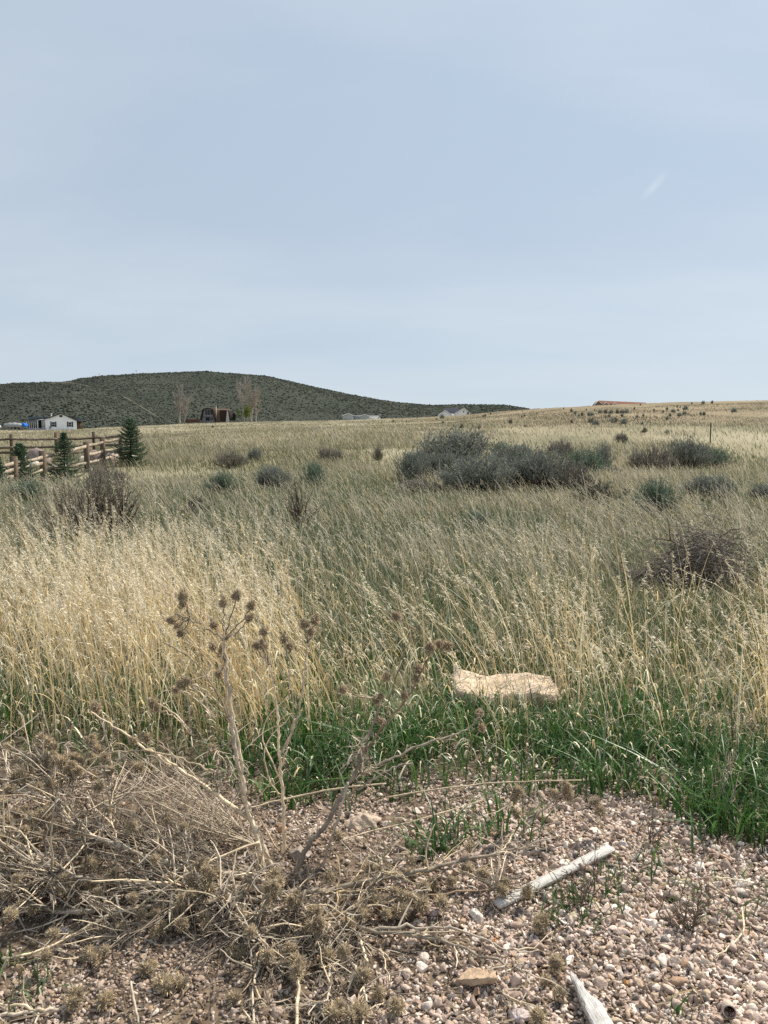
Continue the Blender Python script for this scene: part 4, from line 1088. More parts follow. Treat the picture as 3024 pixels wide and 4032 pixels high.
def green_grass():
    r = np.random.default_rng(302); G_ = Grass()
    n = 74000
    x, y = scatter(r, n, 2.7, 8.5, 1.0, -.6); u = uof(x, y); dd = y - edge_y(x, y)
    d = sstep(-.05, .14, dd + (vn(x, y, .16, 65) - .5) * .42) * (1 - .70 * sstep(.75, 1.3, dd)) * (1 - .4 * sstep(2, 4, dd))
    d *= .35 + .65 * sstep(800, 1250, u)
    d *= .3 + .7 * sstep(.25, .55, vn(x, y, .3, 62))
    k = r.random(n) < d * .95; x, y, dd = x[k], y[k], dd[k]
    # small tufts out on the gravel
    for (tu, tv, m, rad) in ((1700, 3350, 44, .06), (1800, 3310, 26, .05), (1985, 3270, 50, .08), (2290, 3560, 70, .07), (2180, 3560, 50, .06), (2840, 3560, 90, .12), (1480, 3430, 16, .03), (2420, 3480, 30, .05), (2680, 3990, 10, .015), (130, 3900, 30, .06), (30, 3830, 26, .05), (2600, 3420, 40, .06)):
        p = gp(tu, tv); x = np.append(x, p[0] + r.normal(0, rad, m)); y = np.append(y, p[1] + r.normal(0, rad, m)); dd = np.append(dd, np.full(m, -.3 if tu in (1700, 1800, 1985) else -1.))
    m = 150; x = np.append(x, r.uniform(.42, 1.08, m)); y = np.append(y, 4.52 - r.gamma(2, .09, m)); dd = np.append(dd, np.full(m, .9))
    n = len(x); print('green', n)
    P = np.stack([x, y, H(x, y) - .005], -1); a = r.uniform(0, 6.28, n)
    h = np.clip(r.normal(.205, .07, n), .05, .5) * (1 - .25 * sstep(.9, 1.5, dd)) * np.where(dd < -.5, .42, 1) * (.75 + .25 * sstep(-.1, .4, dd))
    fr = (x > .35) & (x < 1.12) & (y > 4.0) & (y < 4.75); h = np.where(fr, h * .55, h)
    cols = colmix(r, n, [GRN, GRN2, np.array([.035, .09, .025]), np.array([.14, .18, .10])], [.48, .24, .2, .08])
    G_.add(ribbons(P, h, np.cos(a), np.sin(a), r.gamma(2, .28, n), r.uniform(0, .45, n), r.uniform(.005, .0125, n) * np.where(dd < -.5, .6, 1), a + PI / 2 + r.normal(0, .6, n), 6, 1.8, .06, cols, cols * 1.15))
    # whitish dead curled leaf tips among the green
    n = 2600
    x, y = scatter(r, n, 3.0, 5.2, .3, 0); dd = y - edge_y(x, y); k = (dd > -.05) & (r.random(n) < .8); x, y = x[k], y[k]; n = len(x)
    P = np.stack([x, y, H(x, y) + r.uniform(.02, .22, n)], -1); a = r.uniform(0, 6.28, n)
    G_.add(ribbons(P, r.uniform(.03, .10, n), np.cos(a), np.sin(a), r.uniform(.4, 1.2, n), r.uniform(.5, 1.7, n), r.uniform(.004, .009, n), a + PI / 2 + r.normal(0, .5, n), 6, 1.1, .15, colmix(r, n, [PALES * 1.1, GREYS, STRAW], [.5, .3, .2])))
    stuff(G_.build('green_grass', M_GREEN), 'fresh green broad-bladed grass edging the gravel', 'grass')
green_grass()

def patch_green(x, y):
    """0..1: how green the field is here"""
    u = uof(x, y)
    g = sstep(.42, .72, vn(x, y * .5, 5, 71) * .6 + vn(x, y, 1.6, 72) * .4)
    g = np.maximum(g * .8, .8 * sstep(2550, 2950, u) * sstep(14, 20, y) * (1 - sstep(40, 50, y)) * sstep(.3, .6, vn(x, y * .6, 4, 73)))
    lawn = np.exp(-((x + 11.2) / 3.2) ** 2 - ((y - 30.5) / 3.0) ** 2)
    return np.clip(np.maximum(g * (1 - sstep(30, 70, y) * .75), lawn * 1.3), 0, 1), lawn

def meadow():
    r = np.random.default_rng(303); G_ = Grass()
    # leaning wiry stalks with heads, 6.5 - 26 m
    n = 13000
    x, y = scatter(r, n, 6.0, 27, .5, -1.25)
    g, lawn = patch_green(x, y)
    d = (.35 + .65 * sstep(.35, .6, vn(x, y, 1.3, 66))) * (1 - .45 * g) * (1 - np.clip(lawn * 2, 0, 1)) * sstep(5.8, 8, y) * (1 - .85 * ((uof(x, y) > 2480) & (uof(x, y) < 3060) & (y < 8.8)))
    k = r.random(n) < d; x, y, g = x[k], y[k], g[k]; n = len(x); print('meadow stalks', n)
    cols = colmix(r, n, [GREYS * .95, PALES * np.array([.74, .76, .84]), STRAW * .66, np.array([.27, .26, .17])], [.44, .30, .10, .16])
    near = y < 11
    u = uof(x, y)
    for msk, nsp, wd in ((near, 12, .0040), (~near, 6, .0065)):
        if msk.sum():
            straw(r, x[msk], y[msk], .50 + .08 * (y[msk] < 9), .11, -.42 - .25 * sstep(2000, 2500, u[msk]) * (y[msk] < 14), .24, cols[msk], True, nsp, wd, 1, G_, spread=.010, swd=.85, al=.65)
    # short under-grass
    n = 78000
    x, y = scatter(r, n, 5.2, 30, .5, -1.5)
    g, lawn = patch_green(x, y)
    n = len(x); isg = r.random(n) < (.36 + .46 * g + .15 * sstep(14, 7, y))
    gc = colmix(r, n, [np.array([.10, .14, .062]), np.array([.15, .172, .105]), np.array([.06, .095, .04])], [.45, .25, .30])
    dc = colmix(r, n, [GREYS * .85, STRAW * .58, np.array([.28, .235, .16]), PALES * .70], [.42, .12, .32, .14])
    cols = np.where(isg[:, None], gc, dc)
    P = np.stack([x, y, H(x, y) - .01], -1); a = r.normal(PI, 1.0, n) * np.where(r.random(n) < .65, 1, r.uniform(-1, 1, n))
    h = r.uniform(.10, .34, n) * (1 - .5 * np.clip(lawn, 0, 1))
    wdt = np.maximum(r.uniform(.004, .008, n), .00075 * y)
    G_.add(ribbons(P, h, np.cos(a), np.sin(a), r.gamma(2, .33, n), r.uniform(0, .5, n), wdt, r.uniform(-1, 1, n), 3, 1.5, .2, cols))
    stuff(G_.build('meadow_grass', M_FIELD), 'wispy grey-green and tan meadow grass leaning to the left', 'grass')
meadow()

def far_field():
    r = np.random.default_rng(304); G_ = Grass()
    n = 150000
    x, y = scatter(r, n, 22, 430, 1, -2.0)
    u = uof(x, y); D = np.interp(u, CU, CD); k = (y < D + 6); x, y, u = x[k], y[k], u[k]
    g, lawn = patch_green(x, y)
    band = vn(x, y * .35, 14, 75) * .6 + vn(x, y * .5, 4, 76) * .4
    d = (.22 + .78 * sstep(.34, .62, band)) * (1 - .6 * np.clip(lawn * 2, 0, 1))
    k = r.random(len(x)) < d; x, y, u, g, band = x[k], y[k], u[k], g[k], band[k]; n = len(x); print('far', n)
    slope = sstep(1900, 2400, u) * sstep(65, 85, y) + .6 * sstep(1200, 1800, u) * sstep(110, 170, y)
    pale = colmix(r, n, [PALES * .60, GREYS * .88, STRAW * .55, np.array([.27, .235, .175])], [.32, .38, .08, .22])
    brn = colmix(r, n, [np.array([.22, .18, .125]), np.array([.17, .14, .095]), np.array([.29, .245, .175])], [.45, .3, .25])
    grn = colmix(r, n, [np.array([.13, .15, .07]), np.array([.17, .18, .10])], [.5, .5])
    cols = np.where((r.random(n) < slope)[:, None], brn, pale)
    cols = np.where((r.random(n) < g * .85 + .12)[:, None], grn, cols)
    tall = sstep(.3, .65, band)
    h = (r.uniform(.16, .34, n) + .26 * tall * r.random(n)) * (1 - .5 * slope) * (1 - .35 * sstep(120, 300, y))
    h = np.where(g > .6, h * .7, h)
    P = np.stack([x, y, H(x, y) - .02], -1)
    dk = sstep(.5, .3, vn(x, y * .3, 6, 77))[:, None]; cols = cols * (1 - dk * .3) + np.array([.14, .14, .085]) * dk * .3
    a = r.normal(PI, .7, n)
    G_.add(ribbons(P, h, np.cos(a), np.sin(a), r.uniform(.1, .7, n), r.uniform(0, .3, n), np.maximum(.008, .00068 * y), r.normal(0, .5, n), 2, 1.5, .45, cols, cols * 1.12))
    stuff(G_.build('field_grass', M_FIELD), 'pale dry grass covering the far field up to the ridge', 'grass')
far_field()
# ------------------------------------------------------------------ sagebrush
SAGE = np.array([.198, .208, .182]); SAGE_G = np.array([.16, .20, .15]); SAGE_P = np.array([.225, .215, .19]); DRY = np.array([.20, .155, .12])
def sage_proto(seed, width=1.0, height=.8, ntw=150, col=SAGE, dens=26, sparse=0, upright=.9, leaf=(.040, .011), tree=False):
    """one bush of unit-ish size: woody stems fanning from the base, upright twigs clothed in small leaves"""
    r = np.random.default_rng(seed)
    wood = Acc(); PP, DD, LL, CC = [], [], [], []
    lumps = [(r.normal(0, .24, 2) * width, r.uniform(.75, 1.05)) for _ in range(9)]
    for k in range(ntw):
        lc, lh = lumps[r.integers(0, 9)]
        az = r.uniform(0, 6.28); rr = math.sqrt(r.random()) * .27 * width
        tx, ty = lc[0] + rr * math.cos(az), lc[1] + rr * math.sin(az)
        rad = math.hypot(tx, ty) / (.62 * width)
        if rad > 1.0: tx /= rad; ty /= rad; rad = 1.0
        tz = height * lh * (1 - .55 * rad ** 2.2) * r.uniform(.72, 1.0)
        if tree: tz = max(tz, height * .45)
        sx, sy = tx * .12, ty * .12
        n = 6; t = np.linspace(0, 1, n)[:, None]
        A = np.array([sx, sy, 0]); B = np.array([tx, ty, tz]); Mid = np.array([tx * .75, ty * .75, tz * .35])
        if tree: Mid = np.array([tx * .25, ty * .25, tz * .45])
        Q = (1 - t) ** 2 * A + 2 * t * (1 - t) * Mid + t ** 2 * B
        Q[1:-1] += r.normal(0, .018, (n - 2, 3))
        if k % (2 if sparse else 4) == 0: wood.tube(Q, np.linspace(.017, .003, n) * (1.2 if sparse else 1), 4, DRY * r.uniform(.5, .95), cap=False)
        # leafy shoots along the outer part
        ns = int(dens * (1 - sparse * .55))
        for s in range(ns // 3):
            f = 1 - .55 * r.random() ** 1.3
            q = (1 - f) ** 2 * A + 2 * f * (1 - f) * Mid + f ** 2 * B + r.normal(0, .035, 3)
            d = np.array([r.normal(0, .32) + tx * .5, r.normal(0, .32) + ty * .5, upright]); d /= np.linalg.norm(d)
            ln = r.uniform(.06, .15)
            if sparse: wood.tube([q, q + d * ln], [.0028, .0015], 3, DRY * r.uniform(.7, 1.3), cap=False)
            c0 = col * r.uniform(.6, 1.45) * np.array([1, r.uniform(.93, 1.08), r.uniform(.9, 1.05)])
            for e in range(5 if sparse else 7):
                p = q + d * ln * e / 6
                dd = d + r.normal(0, .38, 3); dd /= np.linalg.norm(dd)
                PP.append(p); DD.append(dd); LL.append(leaf[0] * r.uniform(.7, 1.4)); CC.append(c0 * r.uniform(.85, 1.15))
    PP, DD, LL, CC = map(np.array, (PP, DD, LL, CC))
    V, Fq, C = diamonds(PP, DD, LL, LL * leaf[1] / leaf[0], r, CC)
    keep = Acc(); keep.add(V, Fq, C)
    return wood.build('branch', M_BARK, link=False), keep.build('foliage', M_LEAF, link=False)
PROTO = {
    'a': sage_proto(401, 1, .78, 190), 'b': sage_proto(402, 1, .62, 180), 'c': sage_proto(403, 1, .9, 170, SAGE * .92),
    'g': sage_proto(404, 1, .75, 150, SAGE_G, leaf=(.034, .013)), 'p': sage_proto(405, 1, .55, 150, SAGE_P, sparse=.3),
    'bare': sage_proto(406, 1, .72, 150, np.array([.25, .25, .20]), sparse=.66, leaf=(.026, .009)),
    't': sage_proto(407, .95, 1.05, 95, SAGE * .85, tree=True), 'wisp': sage_proto(408, .7, 1.1, 42, SAGE, sparse=.8, tree=True, leaf=(.026, .009)),
    'small': sage_proto(409, 1, .75, 60, SAGE * 1.5, leaf=(.075, .034), dens=20), 'smalld': sage_proto(410, 1, .8, 50, np.array([.20, .185, .14]), leaf=(.08, .035), dens=20),
}
H0 = {'a': .78, 'b': .62, 'c': .9, 'g': .75, 'p': .55, 'bare': .72, 't': 1.05, 'wisp': 1.1, 'small': .75, 'smalld': .8}
W0 = {'a': 1.15, 'b': 1.15, 'c': 1.12, 'g': 1.15, 'p': 1.15, 'bare': 1.15, 't': 1.05, 'wisp': .75, 'small': 1.15, 'smalld': 1.1}
first = set()
def bush(u, v, wpx, hpx, kind, label, group, parts=True, Y=None, name='sagebrush', cat='bush'):
    p = gp(u, v) if Y is None else at(u, v, Y)
    dist = p[1]
    p[2] = float(H(p[0], p[1])) - .03
    sx = wpx / F * dist / W0[kind]; sz = hpx / F * dist / H0[kind] * 1.06
    sc = (sx, (sx + sz) / 2 if sx > sz * 1.6 else sx, sz)
    wd, fo = PROTO[kind]
    rz = R.uniform(0, 6.28) if abs(sx / sz - 1) < .5 else R.uniform(-.4, .4)
    if parts:
        o = empty(name, label, cat, p, group, rz); o.scale = sc
        for src in (wd, fo):
            c = src.copy(); COL.objects.link(c); c.parent = o
    else:
        o = fo.copy(); o.name = name; COL.objects.link(o); o.location = p; o.scale = sc; o.rotation_euler = (0, 0, rz)
        tag(o, label, cat, group)
    return o
D = 1.823
GC = 'sagebrush in the big clump'
for (u, v, w_, h_, k, lab) in (
    (985, 1012, 190, 98, 'a', 'tall broad grey sagebrush at the back left of the big clump'),
    (890, 1040, 85, 78, 'b', 'sagebrush forming the left end of the big clump'),
    (1045, 1060, 165, 92, 'a', 'rounded grey sagebrush at the front centre of the big clump'),
    (1088, 990, 58, 48, 'g', 'greener sagebrush poking up behind the middle of the big clump'),
    (1175, 1052, 140, 105, 'c', 'dense dark grey sagebrush front right of centre in the big clump'),
    (1208, 985, 48, 48, 'p', 'small dull purple-grey sagebrush at the back of the big clump'),
    (1115, 1012, 110, 62, 'b', 'low grey sagebrush filling the middle of the big clump'),
    (1252, 1030, 100, 80, 'g', 'greenish sagebrush between the dense dark bush and the tree-like one'),
    (1302, 1016, 70, 75, 't', 'tree-like sagebrush with a visible dark trunk at the right end of the clump'),
    (1325, 1032, 50, 38, 'bare', 'bare twiggy brush under the tree-like sagebrush'),
    (905, 1060, 120, 36, 'p', 'low dry grey brush along the front left of the big clump'),
    (950, 1035, 110, 70, 'b', 'mid-height sagebrush between the left end and the front centre bush of the big clump'),
    (1110, 1050, 90, 75, 'c', 'sagebrush wedged between the two front bushes of the big clump'),
    (1225, 1052, 90, 70, 'p', 'dull sagebrush low at the front right of the big clump')):
    bush(u * D, v * D + 10, w_ * D * 1.15, h_ * D * .90, k, lab, GC)
GR = 'sagebrush right of the big clump'
for (u, v, w_, h_, k, lab) in (
    (1405, 1020, 80, 55, 'p', 'dull purplish sagebrush at the left of the right-hand group'),
    (1478, 1012, 100, 66, 'c', 'dark sagebrush in the middle of the right-hand group'),
    (1535, 1008, 80, 42, 'g', 'spreading greenish sagebrush at the right of the right-hand group'),
    (1415, 1108, 85, 74, 'g', 'dark green sagebrush standing alone below the right-hand group'),
    (1530, 1078, 100, 48, 'b', 'low dark sagebrush right of the lone dark green one'),
    (1648, 1078, 50, 32, 'b', 'low sagebrush cut off by the right edge'),
    (1300, 1084, 95, 40, 'smalld', 'low brown dry bush in grass below the tree-like sagebrush'),
    (1340, 955, 24, 22, 'p', 'thin dry brush behind the right end of the big clump')):
    bush(u * D, v * D + 4, w_ * D * 1.18, h_ * D * 1.1, k, lab, GR)
GL = 'sagebrush on the left of the meadow'
for (u, v, w_, h_, k, lab) in (
    (208, 1152, 205, 128, 'bare', 'large half-bare twiggy shrub in front of the fence'),
    (480, 1064, 62, 48, 'g', 'small pale green sagebrush in the grass right of the half-bare shrub'),
    (495, 1008, 72, 34, 'p', 'reddish-grey low brush above the pale green sagebrush'),
    (553, 996, 36, 30, 'c', 'small dark sagebrush beside the reddish-grey low brush'),
    (588, 1056, 78, 46, 'b', 'left of two neighbouring low sagebrushes in the middle meadow'),
    (672, 1050, 62, 54, 'g', 'right and taller of two neighbouring sagebrushes in the middle meadow'),
    (710, 996, 54, 30, 'p', 'purplish dry low bush in the field left of the big clump'),
    (815, 992, 20, 28, 'p', 'narrow dry sprig in the field left of the big clump'),
    (650, 1138, 80, 100, 'wisp', 'thin see-through sagebrush with a single dark stem in the middle meadow'),
    (428, 1114, 50, 40, 'smalld', 'small dark dead bush right of the half-bare shrub'),
    (592, 1112, 24, 24, 'g', 'tiny green sagebrush left of the thin see-through one'),
    (70, 1078, 90, 44, 'g', 'low green-grey brush at the foot of the leftmost fence posts'),
    (225, 1060, 90, 56, 'p', 'pale dry brush behind the half-bare shrub at the fence'),
    (1040, 1140, 80, 40, 'g', 'low green bush in the grass below the big clump'),
    (345, 1300, 60, 60, 'smalld', 'dark low dry weed hidden in the tall straw on the left')):
    bush(u * D, v * D + 4, w_ * D * 1.12, h_ * D * 1.1, k, lab, GL)
# little bushes dotted over the far slope and field (too small for parts)
tiny = [(38, 148, 10), (100, 172, 22), (130, 192, 26), (185, 205, 24), (220, 158, 12), (236, 205, 30), (262, 205, 30), (285, 160, 12), (330, 185, 34), (372, 188, 34), (415, 188, 36), (460, 188, 36), (500, 186, 36), (540, 185, 40), (398, 215, 24), (372, 215, 16), (270, 250, 34), (290, 280, 50), (262, 262, 30), (425, 262, 48), (450, 258, 44), (512, 274, 56), (670, 208, 20), (600, 150, 16), (648, 118, 12), (755, 165, 18), (858, 157, 22), (940, 138, 18), (962, 140, 12), (1005, 160, 42), (905, 178, 34), (830, 178, 16), (945, 162, 16), (880, 208, 22), (955, 210, 36), (998, 195, 34), (858, 236, 30), (1150, 198, 24), (1390, 180, 44), (1216, 106, 22), (1145, 112, 26), (680, 340, 46), (500, 212, 24), (820, 135, 8), (1055, 110, 14), (620, 218, 22), (660, 275, 26), (1125, 195, 22), (100, 260, 24), (50, 190, 10), (860, 345, 36), (240, 252, 22), (160, 205, 16)]
LT = 'small grey-green sagebrush dotted over the far slope'
lab_big = {(540, 185): 'right end bush of the long grey-green bush row on the ridge slope', (512, 274): 'dark bush at the right of three dark bushes low on the slope', (290, 280): 'dark double bush at the left of three dark bushes low on the slope',
    (1005, 160): 'round dark sagebrush high on the right of the slope', (1390, 180): 'tall lone sagebrush far right on the slope', (1216, 106): 'dark sagebrush just under the ridge skyline', (1145, 112): 'flat low bush just left of the skyline sagebrush', (680, 340): 'round sagebrush in pale grass left of the steel post'}
for (zx, zy, zw) in tiny:
    k = 'small' if (zx * 7 + zy) % 4 else 'smalld'
    wpx = zw * .4967 * 1.15
    bush(2200 + zx * .4967, 1540 + zy * .4967, wpx, wpx * (.8 if zw > 30 else .95) + 4, k, lab_big.get((zx, zy), LT), 'sagebrush dotted over the far slope', False)
mid = [(517, 215, 18), (622, 210, 12), (912, 192, 44), (920, 228, 26), (868, 198, 18), (1127, 155, 24), (1248, 176, 20), (1265, 174, 22), (1312, 154, 18), (1588, 172, 22), (1563, 180, 16), (1570, 128, 9), (1475, 236, 42), (1530, 218, 20), (1213, 278, 32), (1590, 255, 20), (1370, 174, 9), (1075, 270, 40), (130, 198, 14), (714, 184, 10), (1690, 150, 12)]
LM = 'tiny dark shrub dotted in the dry field below the white houses'
for (zx, zy, zw) in mid:
    wpx = zw * .482
    bush(1300 + zx * .482, 1560 + zy * .482, wpx, wpx * .9 + 3, 'smalld' if zx % 2 else 'small', {1127: 'dark bush against the right corner of the white gabled house', 912: 'wide low dark bush under the left gable of the white house'}.get(zx, LM), 'shrubs in the field below the white houses', False)
lf = [(615, 706, 16), (660, 706, 10), (860, 706, 12), (818, 708, 10), (1090, 708, 22), (1130, 710, 16), (1395, 690, 16), (1388, 708, 14), (1465, 690, 12), (450, 706, 8), (620, 748, 40)]
for (zx, zy, zw) in lf:
    wpx = zw * .3014
    bush(650 + zx * .3014, 1460 + zy * .3014, max(wpx, 4), max(wpx * .8, 4), 'smalld', 'tiny dark shrub in the pale field below the gambrel house', 'shrubs in the field below the gambrel house', False)

# ------------------------------------------------------------------ brush pile of grey dead branches at right
def brush_pile():
    c = gp(2780, 2330); r = np.random.default_rng(501)
    o = empty('brush_heap', 'heap of tangled grey dead branches lying in the grass on the right', 'brush heap', c); o.scale = (1.12, 1.15, 1.3)
    a = Acc(); b = Acc(); tw = Acc()
    def arc(acc, p, q, lift, rad, n=7, col=(.165, .14, .12)):
        t = np.linspace(0, 1, n)[:, None]; Q = np.array(p) * (1 - t) + np.array(q) * t; Q[:, 2] += lift * np.sin(t[:, 0] * PI); Q += r.normal(0, .012, Q.shape)
        acc.tube(Q, np.linspace(rad, rad * .45, n), 4, np.array(col) * r.uniform(.6, 1.5), cap=False)
    for k in range(620):
        p = np.array([r.normal(0.02, .17), r.normal(0, .16), max(.02, .24 + r.normal(0, .13))]); p[2] *= max(.15, 1 - (abs(p[0]) / .55) ** 2)
        az = r.normal(PI * .93, .7) if r.random() < .65 else r.uniform(0, 6.28); ln = r.uniform(.12, .42)
        q = p + np.array([math.cos(az) * ln, math.sin(az) * ln * .6, r.normal(-.02, .10)]); q[2] = max(q[2], .02)
        arc(tw, p, q, r.uniform(0, .08), r.uniform(.0018, .0045))
    for k in range(90):
        x = r.uniform(-.85, -.2); p = np.array([x + .2, r.normal(0, .1), .12 + .12 * (x + .85)]); q = p + np.array([-r.uniform(.15, .4), r.normal(0, .08), r.normal(-.03, .07)]); q[2] = max(q[2], .03)
        arc(tw, p, q, .02, r.uniform(.0015, .003))
    arc(a, (.1, 0, .28), (-.46, -.05, .16), .02, .014, col=(.13, .11, .10)); arc(a, (-.46, -.05, .16), (-.83, -.1, .08), .02, .010, col=(.13, .11, .10))
    arc(a, (-.25, 0, .22), (-.36, .02, .52), .0, .009, col=(.12, .10, .09)); arc(a, (-.1, 0, .30), (-.55, .05, .40), .05, .008, col=(.12, .10, .09))
    arc(a, (.05, .05, .3), (.30, .02, .50), .05, .010); arc(a, (.1, .05, .3), (.42, .05, .30), .08, .010); arc(a, (-.1, .05, .1), (.4, -.1, .12), .03, .014)
    for k in range(60):
        x = r.uniform(-.6, .4); arc(b, (x, r.normal(0, .15), .05), (x - .3, r.normal(-.05, .15), .04), .05, .004, col=(.10, .085, .075))
    a.build('limb', M_BARK, o); tw.build('twig', M_BARK, o); b.build('underbrush', M_BARK, o)
brush_pile()

# ------------------------------------------------------------------ dead thistles
GREYST = np.array([.56, .47, .365]); TANST = np.array([.70, .565, .39]); DARKST = np.array([.20, .165, .125]); REDST = np.array([.33, .235, .15])
def head_mesh(seed, open_=0):
    r = np.random.default_rng(seed); a = Acc()
    V = ICO2 * [.0108, .0108, .0125]; a.add(V, ICO2F, np.array([.26, .205, .135]) * r.uniform(.7, 1.3, (len(V), 1)))
    # spiny bracts: needles curving outward all over the globe
    n = 330
    d = r.normal(0, 1, (n, 3)); d /= np.linalg.norm(d, axis=1)[:, None]; d[:, 2] = d[:, 2] * .95 - .12
    L_ = r.uniform(.0045, .0105, n) * np.where(d[:, 2] < -.3, 1.2, 1)
    base = d * .0095
    c = np.array([.62, .50, .32]) * r.uniform(.5, 1.4, (n, 1)); c = np.where((r.random(n) < .2)[:, None], np.array([.58, .50, .39]), c); c = np.where((r.random(n) < .2)[:, None], np.array([.20, .16, .13]), c)
    dd = d + r.normal(0, .28, (n, 3)); dd /= np.linalg.norm(dd, axis=1)[:, None]
    V, Fq, C = diamonds(base, dd, L_, r.uniform(.0011, .0021, n), r, c); a.add(V, Fq, C)
    # pale papery crown on top / side
    m = 46; az = r.uniform(0, 6.28, m); tl = r.uniform(.0, .55, m)
    d2 = np.stack([np.cos(az) * tl, np.sin(az) * tl, np.ones(m)], -1); d2 /= np.linalg.norm(d2, axis=1)[:, None]
    V, Fq, C = diamonds(d2 * .008, d2, r.uniform(.007, .013 + .004 * open_, m), np.full(m, .0022), r, np.array([.50, .42, .31]) * r.uniform(.6, 1.15, (m, 1))); a.add(V, Fq, C)
    # a few long leafy bracts at the base
    k = 7; P = np.zeros((k, 3)); P[:, 2] = -.010; az = r.uniform(0, 6.28, k)
    V, Fq, C = ribbons(P, r.uniform(.004, .016, k), np.cos(az), np.sin(az), r.uniform(1.0, 2.5, k), r.uniform(.2, 1.4, k), np.full(k, .004), az + PI / 2, 4, 1.2, .1, np.array([.42, .36, .28]) * r.uniform(.7, 1.3, (k, 1))); a.add(V, Fq, C)
    return a.build('seed_head', M_DEAD, link=False)
HEADS = [head_mesh(600 + k, k % 2) for k in range(6)]

def put_head(par, p, origin, s=1.0, dirv=None):
    h = HEADS[R.integers(0, 6)].copy(); COL.objects.link(h); h.parent = par
    h.location = [float(a) for a in np.array(p) - origin]; h.scale = (s * 1.22,) * 3
    d = Vector(dirv) if dirv is not None else Vector((R.normal(0, .5), R.normal(0, .5), .6))
    q = d.to_track_quat('Z', 'Y'); h.rotation_euler = (q @ Quaternion((0, 0, 1), R.uniform(0, 6))).to_euler()

def smooth_path(pts, m=5, jit=.003, r=R):
    P = np.array(pts, float); n = len(P)
    if n == 2: P = np.array([P[0], (P[0] * 2 + P[1]) / 3 , (P[0] + P[1] * 2) / 3, P[1]]); n = 4
    out = []
    for i in range(n - 1):
        p0, p1, p2, p3 = P[max(i - 1, 0)], P[i], P[i + 1], P[min(i + 2, n - 1)]
        for t in np.linspace(0, 1, m, endpoint=False):
            out.append(.5 * ((2 * p1) + (-p0 + p2) * t + (2 * p0 - 5 * p1 + 4 * p2 - p3) * t * t + (-p0 + 3 * p1 - 3 * p2 + p3) * t ** 3))
    out.append(P[-1]); out = np.array(out); out[1:-1] += r.normal(0, jit, out[1:-1].shape)
    return out

